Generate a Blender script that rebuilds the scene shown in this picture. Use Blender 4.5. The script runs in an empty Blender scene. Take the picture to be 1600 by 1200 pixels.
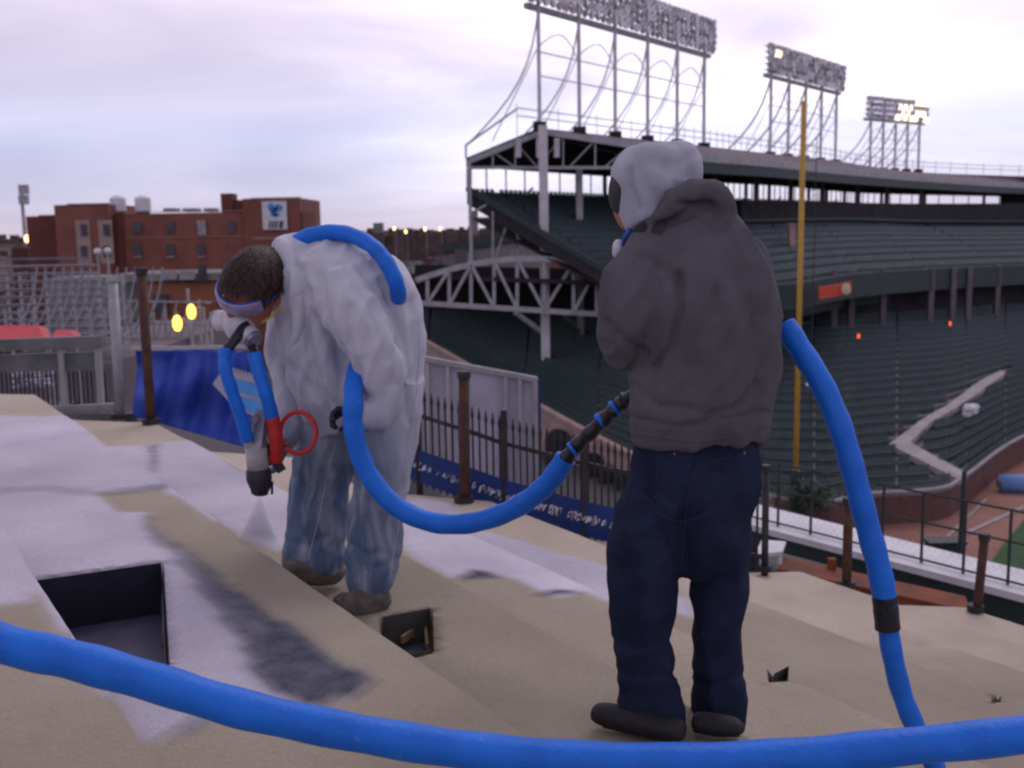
import bpy, bmesh, math, random
import numpy as np
from mathutils import Vector, Matrix, noise
random.seed(7)
C = bpy.context.scene
COL = C.collection
R = math.radians
# ---------------------------------------------------------------- camera
CZ = 18.0                                   # lens height above the street
PITCH, ROLL, FPX = 8.24, 1.0, 1650.0
cam_d = bpy.data.cameras.new('camera'); cam = bpy.data.objects.new('camera', cam_d); COL.objects.link(cam)
rot = Matrix.Rotation(R(90-PITCH), 3, 'X') @ Matrix.Rotation(R(-ROLL), 3, 'Z')
cam.matrix_world = Matrix.Translation((0, 0, CZ)) @ rot.to_4x4()
cam_d.sensor_width = 36; cam_d.lens = 36*FPX/1600; cam_d.clip_end = 6000; cam_d.clip_start = .05
cam_d.dof.use_dof = True; cam_d.dof.focus_distance = 2.6; cam_d.dof.aperture_fstop = 5.0
C.camera = cam
# ---------------------------------------------------------------- world, sun, exposure
SUN_EL, SUN_AZ = 52, 28
W = bpy.data.worlds.new('World'); C.world = W; W.use_nodes = True
nt = W.node_tree; N = nt.nodes; L = nt.links; N.clear()
def nd(t, **k):
    n = N.new(t)
    for a, b in k.items(): setattr(n, a, b)
    return n
out = nd('ShaderNodeOutputWorld'); bg = nd('ShaderNodeBackground'); bg.inputs[1].default_value = .1
sky = nd('ShaderNodeTexSky', sky_type='NISHITA', sun_disc=False, sun_elevation=R(SUN_EL), sun_rotation=R(SUN_AZ))
tc = nd('ShaderNodeTexCoord')
sep = nd('ShaderNodeSeparateXYZ'); L.new(tc.outputs['Generated'], sep.inputs[0])
mp = nd('ShaderNodeMapping'); mp.inputs['Scale'].default_value = (1.3, 1.3, 7.5); mp.inputs['Rotation'].default_value = (.03, -.05, .4)
L.new(tc.outputs['Generated'], mp.inputs[0])
nz = nd('ShaderNodeTexNoise'); nz.inputs['Scale'].default_value = 1.7; nz.inputs['Detail'].default_value = 7; nz.inputs['Roughness'].default_value = .5
nz.inputs['Distortion'].default_value = .5
L.new(mp.outputs[0], nz.inputs[0])
# elevation ramp of the cloud deck
er = nd('ShaderNodeValToRGB'); e = er.color_ramp
def ramp(e, pts):
    while len(e.elements) > 1: e.elements.remove(e.elements[-1])
    e.elements[0].position = pts[0][0]; e.elements[0].color = (*pts[0][1], 1)
    for p, c in pts[1:]:
        x = e.elements.new(p); x.color = (*c, 1)
ramp(e, [(0, (.64, .56, .67)), (.03, (.60, .58, .76)), (.085, (.64, .65, .88)), (.16, (.80, .72, .89)), (.34, (.76, .67, .85)), (.7, (.48, .45, .53)), (1, (.42, .40, .47))])
L.new(sep.outputs[2], er.inputs[0])
cr = nd('ShaderNodeValToRGB')
ramp(cr.color_ramp, [(.3, (.80, .80, .86)), (.45, (.94, .93, .97)), (.56, (1.06, 1.03, 1.03)), (.72, (1.36, 1.27, 1.18))])
L.new(nz.outputs[0], cr.inputs[0])
mul = nd('ShaderNodeMix', data_type='RGBA', blend_type='MULTIPLY'); mul.inputs[0].default_value = 1
L.new(er.outputs[0], mul.inputs[6]); L.new(cr.outputs[0], mul.inputs[7])
# brighter thin cloud round the place of the hidden sun
sd = Vector((math.sin(R(12)), math.cos(R(12)), .17)).normalized()
dot = nd('ShaderNodeVectorMath', operation='DOT_PRODUCT'); dot.inputs[1].default_value = sd
nrm = nd('ShaderNodeVectorMath', operation='NORMALIZE'); L.new(tc.outputs['Generated'], nrm.inputs[0]); L.new(nrm.outputs[0], dot.inputs[0])
gm = nd('ShaderNodeMapRange', interpolation_type='SMOOTHSTEP'); gm.inputs[1].default_value = .90; gm.inputs[2].default_value = 1.0; gm.inputs[3].default_value = 0; gm.inputs[4].default_value = .30
L.new(dot.outputs['Value'], gm.inputs[0])
gl = nd('ShaderNodeMix', data_type='RGBA', blend_type='ADD'); gl.inputs[7].default_value = (1.0, .93, .95, 1)
gmul = nd('ShaderNodeMath', operation='MULTIPLY'); L.new(gm.outputs[0], gmul.inputs[0])
gn = nd('ShaderNodeMapRange'); gn.inputs[1].default_value = .38; gn.inputs[2].default_value = .6; gn.inputs[3].default_value = .35; gn.inputs[4].default_value = 1.25
L.new(nz.outputs[0], gn.inputs[0]); L.new(gn.outputs[0], gmul.inputs[1])
L.new(gmul.outputs[0], gl.inputs[0]); L.new(mul.outputs[2], gl.inputs[6])
sc = nd('ShaderNodeMix', data_type='RGBA', blend_type='MULTIPLY'); sc.inputs[0].default_value = 1; sc.inputs[7].default_value = (10.2, 10.2, 10.2, 1)
L.new(gl.outputs[2], sc.inputs[6])
mx = nd('ShaderNodeMix', data_type='RGBA'); mx.inputs[0].default_value = .92
L.new(sky.outputs[0], mx.inputs[6]); L.new(sc.outputs[2], mx.inputs[7])
L.new(mx.outputs[2], bg.inputs[0]); L.new(bg.outputs[0], out.inputs[0])
sl = bpy.data.lights.new('sun', 'SUN'); so = bpy.data.objects.new('sun', sl); COL.objects.link(so)
sl.energy = .8; sl.angle = R(35); sl.color = (1, .92, .9)
sv = Vector((math.sin(R(SUN_AZ))*math.cos(R(SUN_EL)), math.cos(R(SUN_AZ))*math.cos(R(SUN_EL)), math.sin(R(SUN_EL))))
so.rotation_euler = sv.to_track_quat('Z', 'Y').to_euler()
C.view_settings.view_transform = 'Standard'; C.view_settings.look = 'None'; C.view_settings.gamma = 1
C.view_settings.exposure = .1
C.render.engine = 'CYCLES'
C.cycles.filter_width = 2.2
# ---------------------------------------------------------------- helpers
def ray(px, py): return rot @ Vector(((px-800)/FPX, -(py-600)/FPX, -1))
def P(px, py, D):
    d = ray(px, py); p = d*(D/d.y); return Vector((p.x, p.y, p.z+CZ))
def PZ(px, py, z):
    d = ray(px, py); p = d*(z/d.z); return Vector((p.x, p.y, z+CZ))
rinv = np.array(rot.transposed())
def proj(v):
    q = rinv @ np.array([v[0], v[1], v[2]-CZ])
    return 800+FPX*q[0]/-q[2], 600-FPX*q[1]/-q[2]
MATS = {}
def mat(name, col, rough=.8, col2=None, scale=5, bump=0, bscale=60, metal=0, emit=None, stretch=None, spec=.4, detail=4, lo=.35, hi=.65):
    if name in MATS: return MATS[name]
    m = bpy.data.materials.new(name); m.use_nodes = True; t = m.node_tree; b = t.nodes['Principled BSDF']
    b.inputs['Base Color'].default_value = (*col, 1); b.inputs['Roughness'].default_value = rough; b.inputs['Metallic'].default_value = metal
    b.inputs['Specular IOR Level'].default_value = spec
    tcn = t.nodes.new('ShaderNodeTexCoord'); mpn = t.nodes.new('ShaderNodeMapping'); t.links.new(tcn.outputs['Object'], mpn.inputs[0])
    if stretch: mpn.inputs['Scale'].default_value = stretch
    if col2 is None: col2 = tuple(c*.8 for c in col)
    n = t.nodes.new('ShaderNodeTexNoise'); n.inputs['Scale'].default_value = scale; n.inputs['Detail'].default_value = detail; t.links.new(mpn.outputs[0], n.inputs[0])
    r = t.nodes.new('ShaderNodeValToRGB'); r.color_ramp.elements[0].position = lo; r.color_ramp.elements[1].position = hi
    r.color_ramp.elements[0].color = (*col, 1); r.color_ramp.elements[1].color = (*col2, 1)
    t.links.new(n.outputs[0], r.inputs[0]); t.links.new(r.outputs[0], b.inputs['Base Color'])
    if bump:
        n2 = t.nodes.new('ShaderNodeTexNoise'); n2.inputs['Scale'].default_value = bscale; n2.inputs['Detail'].default_value = 5; t.links.new(mpn.outputs[0], n2.inputs[0])
        bp = t.nodes.new('ShaderNodeBump'); bp.inputs['Strength'].default_value = bump; bp.inputs['Distance'].default_value = .01
        t.links.new(n2.outputs[0], bp.inputs['Height']); t.links.new(bp.outputs[0], b.inputs['Normal'])
    if emit:
        b.inputs['Emission Color'].default_value = (*emit[0], 1); b.inputs['Emission Strength'].default_value = emit[1]
    MATS[name] = m; return m
def link(name, me, m=None, parent=None, smooth=False):
    o = bpy.data.objects.new(name, me); COL.objects.link(o)
    if m is not None: me.materials.append(m)
    if parent is not None:
        o.parent = parent; o.matrix_parent_inverse = Matrix.Translation(-parent.location)
    if smooth:
        for p in me.polygons: p.use_smooth = True
    return o
def thing(name, label, cat, loc=(0, 0, 0), group=None):
    o = bpy.data.objects.new(name, None); COL.objects.link(o); o.location = loc; o.empty_display_size = .1
    return tag(o, label, cat, group)
def tag(o, label=None, cat=None, group=None, kind=None):
    if label: o['label'] = label
    if cat: o['category'] = cat
    if group: o['group'] = group
    if kind: o['kind'] = kind
    return o
class MB:
    def __init__(s): s.v = []; s.f = []
    def poly(s, pts):
        n = len(s.v); s.v += [tuple(p) for p in pts]; s.f.append(tuple(range(n, n+len(pts))))
    def box8(s, b):
        n = len(s.v); s.v += [tuple(p) for p in b]
        for f in ((0, 3, 2, 1), (4, 5, 6, 7), (0, 1, 5, 4), (1, 2, 6, 5), (2, 3, 7, 6), (3, 0, 4, 7)): s.f.append(tuple(n+i for i in f))
    def box(s, x0, y0, z0, x1, y1, z1):
        s.box8([(x0, y0, z0), (x1, y0, z0), (x1, y1, z0), (x0, y1, z0), (x0, y0, z1), (x1, y0, z1), (x1, y1, z1), (x0, y1, z1)])
    def bar(s, a, b, w, h=None):
        a = Vector(a); b = Vector(b); h = h or w; d = (b-a).normalized()
        u = d.cross(Vector((0, 0, 1)))
        if u.length < .05: u = Vector((1, 0, 0))
        u.normalize(); v = u.cross(d).normalized(); u = u*w/2; v = v*h/2
        s.box8([a-u-v, a+u-v, a+u+v, a-u+v, b-u-v, b+u-v, b+u+v, b-u+v])
    def prism(s, pts, d):                    # polygon pushed along vector d
        n = len(pts); d = Vector(d); k = len(s.v)
        s.v += [tuple(p) for p in pts]+[tuple(Vector(p)+d) for p in pts]
        s.f.append(tuple(range(k+n-1, k-1, -1))); s.f.append(tuple(range(k+n, k+2*n)))
        for i in range(n): j = (i+1) % n; s.f.append((k+i, k+j, k+n+j, k+n+i))
    def tube(s, pts, r, seg=10, caps=True):
        pts = [Vector(p) for p in pts]; k = len(s.v); n = len(pts); up = None
        for i, p in enumerate(pts):
            d = (pts[min(i+1, n-1)]-pts[max(i-1, 0)]).normalized()
            if up is None:
                up = d.cross(Vector((.3, .2, 1))); up = up if up.length > .1 else d.cross(Vector((1, 0, 0)))
            up = (up-d*up.dot(d)).normalized(); w = d.cross(up)
            rr = r[i] if hasattr(r, '__len__') else r
            for j in range(seg):
                a = 2*math.pi*j/seg; s.v.append(tuple(p+(up*math.cos(a)+w*math.sin(a))*rr))
        for i in range(n-1):
            for j in range(seg):
                j2 = (j+1) % seg; s.f.append((k+i*seg+j, k+i*seg+j2, k+(i+1)*seg+j2, k+(i+1)*seg+j))
        if caps: s.f.append(tuple(range(k+seg-1, k-1, -1))); s.f.append(tuple(range(k+(n-1)*seg, k+n*seg)))
    def loft(s, secs, seg=20):               # secs of (centre, a, b, A axis, B axis)
        k = len(s.v); n = len(secs)
        for c, a, b, A, B in secs:
            for j in range(seg):
                t = 2*math.pi*j/seg; s.v.append(tuple(c+A*(a*math.cos(t))+B*(b*math.sin(t))))
        for i in range(n-1):
            for j in range(seg):
                j2 = (j+1) % seg; s.f.append((k+i*seg+j, k+i*seg+j2, k+(i+1)*seg+j2, k+(i+1)*seg+j))
        s.f.append(tuple(range(k+seg-1, k-1, -1))); s.f.append(tuple(range(k+(n-1)*seg, k+n*seg)))
    def ball(s, c, r, seg=14, ax=None):
        r = r if hasattr(r, '__len__') else (r, r, r); c = Vector(c); k = len(s.v); rings = seg//2
        for i in range(1, rings):
            t = math.pi*i/rings
            for j in range(seg):
                a = 2*math.pi*j/seg; v = Vector((r[0]*math.sin(t)*math.cos(a), r[1]*math.sin(t)*math.sin(a), r[2]*math.cos(t)))
                if ax is not None: v = ax @ v
                s.v.append(tuple(c+v))
        top = Vector((0, 0, r[2])); top = ax @ top if ax is not None else top
        s.v.append(tuple(c+top)); s.v.append(tuple(c-top)); a = k+(rings-1)*seg
        for i in range(rings-2):
            for j in range(seg): j2 = (j+1) % seg; s.f.append((k+i*seg+j, k+(i+1)*seg+j, k+(i+1)*seg+j2, k+i*seg+j2))
        for j in range(seg):
            j2 = (j+1) % seg; s.f.append((a, k+j, k+j2)); s.f.append((a+1, k+(rings-2)*seg+j2, k+(rings-2)*seg+j))
    def mesh(s, name='mesh'):
        me = bpy.data.meshes.new(name); me.from_pydata(s.v, [], s.f); me.update(); return me
    def build(s, name, m, parent=None, smooth=False): return link(name, s.mesh(name), m, parent, smooth)
def cr_spline(pts, n=8):                     # Catmull-Rom through tuples of numbers
    pts = [np.array(p, float) for p in pts]; o = []
    q = [2*pts[0]-pts[1]]+pts+[2*pts[-1]-pts[-2]]
    for i in range(1, len(q)-2):
        for k in range(n):
            t = k/n; a, b, c, d = q[i-1], q[i], q[i+1], q[i+2]
            o.append(.5*((2*b)+(-a+c)*t+(2*a-5*b+4*c-d)*t*t+(-a+3*b-3*c+d)*t**3))
    o.append(pts[-1]); return o
# ---------------------------------------------------------------- materials
M = dict(
 tan=None,
 hose=mat('hose_blue', (.010, .165, .72), .5, (.008, .130, .60), 9, .25, 90, spec=.3),
 tape=mat('black_tape', (.008, .008, .012), .4, (.02, .02, .03), 30, .3, 40),
 steel=mat('galvanised_steel', (.34, .33, .35), .5, (.26, .26, .28), 8, 0, metal=.3),
 white_steel=mat('white_steel', (.60, .57, .60), .6, (.48, .46, .48), .8, 0),
 grey_steel=mat('grey_steel', (.40, .39, .41), .6, (.28, .28, .29), 1.2, 0),
 brown=mat('rust_brown_steel', (.045, .018, .014), .75, (.085, .035, .02), 14, .3, 60),
 black=mat('black_paint', (.012, .012, .016), .6, (.03, .03, .035), 12),
 dgreen=mat('dark_green_paint', (.018, .032, .032), .6, (.028, .045, .043), 2),
 seat=mat('green_seat_plastic', (.014, .032, .038), .6, (.030, .055, .062), 2.2),
 conc=mat('stand_concrete', (.20, .19, .20), .9, (.12, .115, .125), .9, 0),
 pale=mat('pale_concrete', (.36, .32, .34), .9, (.27, .24, .26), .7),
 roofm=mat('roof_felt', (.17, .14, .16), .9, (.12, .10, .12), .3),
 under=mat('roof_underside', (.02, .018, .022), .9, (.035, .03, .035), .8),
 yellow=mat('foul_pole_yellow', (.52, .30, .03), .5, (.42, .24, .03), 2),
 brick=mat('red_brick', (.25, .092, .07), .9, (.185, .07, .055), .35),
 brick2=mat('darker_brick', (.16, .05, .038), .9, (.12, .04, .035), .35),
 obrick=mat('orange_brick', (.26, .10, .055), .9, (.18, .07, .04), .3),
 fbrick=mat('field_wall_brick', (.13, .06, .055), .9, (.09, .045, .045), 1.5),
 stone=mat('stone_trim', (.38, .27, .24), .9, (.3, .22, .2), 1),
 glass=mat('dark_glass', (.03, .035, .05), .2, (.06, .06, .08), .8),
 white=mat('white_paint', (.68, .67, .72), .6, (.56, .55, .6), 3),
 wsheet=mat('white_sheet', (.42, .40, .50), .8, (.33, .32, .4), 3, .1, 8),
 dirt=mat('infield_dirt', (.30, .15, .12), .95, (.23, .11, .09), .25, .2, 5),
 grass=mat('outfield_grass', (.02, .065, .022), .9, (.032, .085, .03), 1.5, .3, 30),
 street=mat('asphalt', (.055, .053, .062), .9, (.08, .075, .085), .05),
 tarp=mat('blue_tarpaulin', (.028, .085, .50), .5, (.016, .05, .34), 2.2, .4, 9, spec=.5),
 ltblue=mat('light_blue_print', (.07, .32, .72), .5, (.06, .26, .62), 4),
 navy=mat('navy_fabric', (.012, .04, .20), .7, (.01, .03, .14), 3),
 red=mat('red_canvas', (.55, .04, .06), .6, (.42, .03, .05), 2),
 redtape=mat('red_tape', (.50, .02, .02), .5, (.38, .02, .02), 10),
 orange=mat('rusty_orange_steel', (.24, .055, .018), .8, (.11, .03, .015), 3, .2, 30),
 signor=mat('orange_sign_paint', (.62, .07, .03), .5, (.52, .06, .03), 3),
 cream=mat('cream_paint', (.6, .52, .32), .6, (.5, .45, .3), 3),
 greywall=mat('grey_green_wall', (.22, .215, .21), .9, (.17, .17, .17), .1),
 twig=mat('bare_twigs', (.075, .055, .06), .95, (.11, .075, .06), .8),
 rusttree=mat('rusty_leaves', (.24, .085, .035), .95, (.15, .07, .04), .8),
 bark=mat('bark', (.06, .045, .04), .95),
 skin=mat('skin', (.46, .17, .12), .55, (.38, .13, .09), 20, .1, 200),
 hair=mat('brown_hair', (.030, .014, .010), .5, (.055, .030, .022), 40, .5, 120),
 jacket=mat('charcoal_fleece', (.118, .113, .130), .95, (.084, .081, .094), 6, .5, 220, spec=.15),
 hood=mat('light_grey_jersey', (.42, .43, .50), .95, (.33, .34, .41), 8, .4, 220, spec=.15),
 jeans=mat('dark_denim', (.010, .014, .036), .9, (.021, .029, .066), 7, .5, 250, spec=.15),
 shoe=mat('black_shoe', (.008, .008, .011), .7, (.018, .017, .02), 15, .3, 60),
 boot=mat('brown_boot', (.09, .075, .065), .8, (.17, .145, .12), 18, .4, 60),
 gun=mat('gun_metal', (.30, .29, .33), .4, (.2, .2, .24), 20, metal=.5),
 canister=mat('canister_grey', (.40, .37, .40), .5, (.3, .28, .3), 20),
 resp=mat('respirator_white', (.58, .55, .62), .6, (.48, .46, .52), 20),
 lens=mat('goggle_lens', (.15, .13, .24), .12, (.26, .22, .36), 12, spec=.9),
 bluestrap=mat('blue_strap', (.02, .09, .5), .5),
 yellowstrap=mat('yellow_strap', (.6, .38, .03), .6),
 glove=mat('black_glove', (.015, .015, .02), .7, (.035, .035, .05), 30, .3, 90),
 bglove=mat('blue_grey_glove', (.07, .12, .22), .7, (.12, .17, .27), 20, .3, 90),
 lampoff=mat('lamp_glass', (.85, .82, .86), .2, (.45, .42, .46), 2.5, spec=.8),
 lampon=mat('lit_lamp', (1, .9, .7), .3, emit=((1, .80, .52), 2.2)),
 sodium=mat('sodium_lamp', (1, .8, .3), .3, emit=((1, .55, .05), 4)),
 redlamp=mat('small_red_lamp', (1, .2, .1), .3, emit=((1, .12, .03), 1.0)),
 warmlamp=mat('warm_lamp', (1, .7, .4), .3, emit=((1, .55, .25), 5)),
)
def speckle(m, thr, col, scale):
    t = m.node_tree; b = t.nodes['Principled BSDF']; src = b.inputs['Base Color'].links[0].from_socket
    tc_ = t.nodes.new('ShaderNodeTexCoord'); n = t.nodes.new('ShaderNodeTexNoise'); n.inputs['Scale'].default_value = scale; n.inputs['Detail'].default_value = 6; n.inputs['Roughness'].default_value = .7; t.links.new(tc_.outputs['Object'], n.inputs[0])
    r = t.nodes.new('ShaderNodeMapRange'); r.inputs[1].default_value = thr; r.inputs[2].default_value = thr+.08; t.links.new(n.outputs[0], r.inputs[0])
    x = t.nodes.new('ShaderNodeMix'); x.data_type = 'RGBA'; x.inputs[7].default_value = (*col, 1); t.links.new(r.outputs[0], x.inputs[0]); t.links.new(src, x.inputs[6]); t.links.new(x.outputs[2], b.inputs['Base Color'])
speckle(M['hose'], .66, (.16, .26, .62), 24); speckle(M['jeans'], .67, (.06, .07, .11), 30); speckle(M['boot'], .6, (.25, .22, .18), 30)
# white coverall over blue jeans: thin cloth that clings and goes bluish on the legs
def coverall_mat():
    m = bpy.data.materials.new('white_coverall'); m.use_nodes = True; t = m.node_tree; b = t.nodes['Principled BSDF']
    b.inputs['Roughness'].default_value = .75; b.inputs['Specular IOR Level'].default_value = .3
    a = t.nodes.new('ShaderNodeAttribute'); a.attribute_name = 'cling_shade'
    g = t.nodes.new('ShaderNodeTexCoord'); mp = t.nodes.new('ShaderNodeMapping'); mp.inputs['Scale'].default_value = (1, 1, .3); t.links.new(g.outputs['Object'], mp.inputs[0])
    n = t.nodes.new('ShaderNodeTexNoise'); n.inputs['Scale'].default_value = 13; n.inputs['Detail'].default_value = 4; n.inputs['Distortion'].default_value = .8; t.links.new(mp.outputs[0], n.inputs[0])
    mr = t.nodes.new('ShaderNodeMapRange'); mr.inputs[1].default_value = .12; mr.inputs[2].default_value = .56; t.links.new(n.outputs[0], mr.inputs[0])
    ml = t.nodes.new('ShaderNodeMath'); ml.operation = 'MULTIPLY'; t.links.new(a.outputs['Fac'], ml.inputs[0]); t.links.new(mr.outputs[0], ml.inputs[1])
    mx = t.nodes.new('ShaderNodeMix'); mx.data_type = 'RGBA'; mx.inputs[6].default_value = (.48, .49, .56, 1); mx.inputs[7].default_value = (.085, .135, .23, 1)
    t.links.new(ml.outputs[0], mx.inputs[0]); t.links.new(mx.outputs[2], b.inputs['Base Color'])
    n2 = t.nodes.new('ShaderNodeTexNoise'); n2.inputs['Scale'].default_value = 38; n2.inputs['Detail'].default_value = 3; t.links.new(mp.outputs[0], n2.inputs[0])
    bp = t.nodes.new('ShaderNodeBump'); bp.inputs['Strength'].default_value = .35; bp.inputs['Distance'].default_value = .01; t.links.new(n2.outputs[0], bp.inputs['Height']); t.links.new(bp.outputs[0], b.inputs['Normal'])
    return m
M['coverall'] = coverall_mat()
# ---------------------------------------------------------------- the stepped deck
UD = Vector((-.545, .839, 0)).normalized(); VD = Vector((UD.y, -UD.x, 0))
NOSE = [-2.2, -1.32, -.44, .46, 1.34, 2.06, 2.80, 3.68, 4.4, 5.15, 5.9, 6.7, 7.5, 8.3, 9.1]
NZ = [-.42, -.62, -.82, -1.02, -1.22, -1.42, -1.62, -1.82, -2.02, -2.22, -2.42, -2.62, -2.82, -3.02, -3.22]
F0, F1 = (-2.77, 8.2), (2.9, 6.7)
FS = (F1[1]-F0[1])/(F1[0]-F0[0])
def fence_y(x): return F0[1]+FS*(x-F0[0])
def s_max(p):                                # where the row p meets the fence line
    # X = p*VD.x + s*UD.x ; Y = p*VD.y + s*UD.y
    return float(np.interp(p, [-3, .4, 1.38, 2.05, 3.57, 4.24, 5.11, 5.95, 10], [13, 9.9, 9.0, 8.30, 6.13, 5.12, 4.56, 3.80, .6]))
def in_poly(x, y, poly):
    c = np.zeros(x.shape, bool); j = len(poly)-1
    for i in range(len(poly)):
        xi, yi = poly[i]; xj, yj = poly[j]
        if yi != yj:
            c ^= ((yi > y) != (yj > y)) & (x < (xj-xi)*(y-yi)/(yj-yi)+xi)
        j = i
    return c
def tread_z(p):
    z = -.42
    for a, b, c in zip(NOSE[:-1], NZ[1:], NZ): 
        t = min(1, max(0, (p-a)/.035)); z += (b-c)*(t*t*(3-2*t))
    return z
ps = set()
for a in np.arange(-3, 10, .026): ps.add(round(float(a), 4))
for a in NOSE:
    for k in range(-1, 6): ps.add(round(a+k*.008, 4))
ps = np.array(sorted(ps)); nS = 440
zc = np.array([tread_z(p) for p in ps])
sm = np.array([s_max(p) for p in ps]); S = np.linspace(0, 1, nS)
PP = np.repeat(ps[:, None], nS, 1); SS = -2.2+(sm[:, None]+2.2)*S[None, :]
X = PP*VD.x+SS*UD.x; Y = PP*VD.y+SS*UD.y; Z = np.repeat(zc[:, None], nS, 1)
def vnoise(X, Y, sc, seed=0, oct=3):         # vectorised value noise
    out = np.zeros(X.shape); amp = 1; tot = 0
    for o in range(oct):
        x = X*sc+seed*17.3; y = Y*sc+seed*9.1; xi = np.floor(x).astype(int); yi = np.floor(y).astype(int); fx = x-xi; fy = y-yi
        fx = fx*fx*(3-2*fx); fy = fy*fy*(3-2*fy)
        def h(a, b): v = np.sin(a*127.1+b*311.7+seed*74.7)*43758.5453; return v-np.floor(v)
        out += amp*((h(xi, yi)*(1-fx)+h(xi+1, yi)*fx)*(1-fy)+(h(xi, yi+1)*(1-fx)+h(xi+1, yi+1)*fx)*fy)
        tot += amp; amp *= .5; sc *= 2
    return out/tot-.5
Rm = rinv; q0 = Rm[0, 0]*X+Rm[0, 1]*Y+Rm[0, 2]*Z; q1 = Rm[1, 0]*X+Rm[1, 1]*Y+Rm[1, 2]*Z; q2 = Rm[2, 0]*X+Rm[2, 1]*Y+Rm[2, 2]*Z
q2 = np.where(q2 > -.2, 1e9, q2)
U = 800+FPX*q0/-q2; V = 600-FPX*q1/-q2
n1 = vnoise(X, Y, 5, 1); n2 = vnoise(X, Y, 5, 2); n3 = vnoise(X, Y, 1.4, 3); n4 = vnoise(X, Y, 26, 4)
Uw = U+n1*17; Vw = V+n2*11
WHITE = [
 [(-400, 648), (108, 650), (165, 700), (236, 694), (300, 688), (380, 738), (470, 775), (450, 862), (398, 850), (330, 812), (255, 764), (150, 770),
  (183, 800), (222, 800), (240, 838), (290, 868), (345, 925), (420, 985), (520, 1040), (570, 1065), (540, 1090), (430, 1104), (330, 1128), (228, 1165), (160, 1075), (60, 925), (48, 943), (-400, 965)],
 [(606, 812), (640, 776), (702, 786), (750, 832), (850, 858), (945, 884), (1080, 940), (1085, 968), (1060, 962), (945, 938), (905, 922), (868, 934), (800, 905), (745, 892), (715, 905), (640, 868)],
]
wm = np.zeros(X.shape, bool)
for w in WHITE: wm |= in_poly(Uw, Vw, w)
sharp = in_poly(U+n1*8, V+n2*8, [(398, 768), (452, 768), (450, 862), (392, 850)])
white = wm.astype(float)
def blur(a, k):
    for _ in range(k):
        a = (a+np.roll(a, 1, 0)+np.roll(a, -1, 0)+np.roll(a, 1, 1)+np.roll(a, -1, 1))/5
    return a
white = blur(white, 1)
STAIN_SHADE = [[(225, 800), (262, 838), (300, 862), (360, 915), (430, 965), (520, 1025), (585, 1062), (560, 1090), (470, 1102), (405, 1070), (378, 1030), (360, 985), (315, 925), (275, 880), (228, 838)],
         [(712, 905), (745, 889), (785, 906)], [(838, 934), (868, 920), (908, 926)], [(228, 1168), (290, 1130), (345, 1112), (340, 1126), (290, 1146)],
         [(232, 694), (246, 694), (243, 740), (233, 740)], [(150, 768), (255, 757), (262, 764), (150, 774)], [(0, 764), (150, 760), (150, 770), (0, 774)]]  # the two long thin strips are tread-edge shadow painted in
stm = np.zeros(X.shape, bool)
for s in STAIN_SHADE: stm |= in_poly(U+n1*16, V+n2*12, s)
stain_shade = blur(stm.astype(float), 1)
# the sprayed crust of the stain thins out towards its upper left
stain_shade *= np.clip(.5+.95*((U-230)/330)+n3*.5+n4*.15, .3, 1)
HOLES = [([(50, 906), (256, 877), (266, 1045), (60, 1075)], .21), ([(592, 962), (676, 948), (679, 1020), (600, 1040)], .14),
         ([(1198, 1046), (1237, 1033), (1238, 1064), (1200, 1066)], .1), ([(1548, 1088), (1568, 1079), (1569, 1096), (1550, 1100)], .1)]
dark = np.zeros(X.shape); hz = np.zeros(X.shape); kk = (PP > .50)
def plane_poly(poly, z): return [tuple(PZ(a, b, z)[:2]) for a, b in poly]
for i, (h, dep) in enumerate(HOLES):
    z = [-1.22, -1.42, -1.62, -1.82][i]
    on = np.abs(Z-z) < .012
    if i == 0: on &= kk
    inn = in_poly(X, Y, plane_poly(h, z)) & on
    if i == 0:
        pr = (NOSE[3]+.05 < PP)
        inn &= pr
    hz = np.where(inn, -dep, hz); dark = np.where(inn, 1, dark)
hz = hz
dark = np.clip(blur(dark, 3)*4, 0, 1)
# uneven sprayed foam surface
for i, (h, dep) in enumerate(HOLES):          # the rim of each opening is a clean cut
    z = [-1.22, -1.42, -1.62, -1.82][i]; q = plane_poly(h, z); best = np.full(X.shape, 9.0); bx = X.copy(); by = Y.copy()
    for (x0, y0), (x1, y1) in zip(q, q[1:]+q[:1]):
        vx, vy = x1-x0, y1-y0; t = np.clip(((X-x0)*vx+(Y-y0)*vy)/(vx*vx+vy*vy), 0, 1); cx = x0+t*vx; cy = y0+t*vy; d = np.hypot(X-cx, Y-cy)
        u = d < best; best = np.where(u, d, best); bx = np.where(u, cx, bx); by = np.where(u, cy, by)
    snap = (best < .03) & (hz == 0) & (np.abs(Z-z) < .012); X = np.where(snap, bx, X); Y = np.where(snap, by, Y)
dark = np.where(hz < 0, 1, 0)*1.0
Z2 = Z+hz+(n3*.008+vnoise(X, Y, 3.5, 5)*.007+n4*.003)*(1-dark)+white*.006
wood = in_poly(X, Y, plane_poly([(612, 992), (655, 968), (660, 1040), (640, 1040), (636, 985), (616, 1000)], -1.42)) & (dark > .5)
nP = len(ps)
co = np.stack([X, Y, Z2+CZ], -1).reshape(-1, 3)
idx = np.arange(nP*nS).reshape(nP, nS)
fc = np.stack([idx[:-1, :-1], idx[1:, :-1], idx[1:, 1:], idx[:-1, 1:]], -1).reshape(-1, 4)
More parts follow.
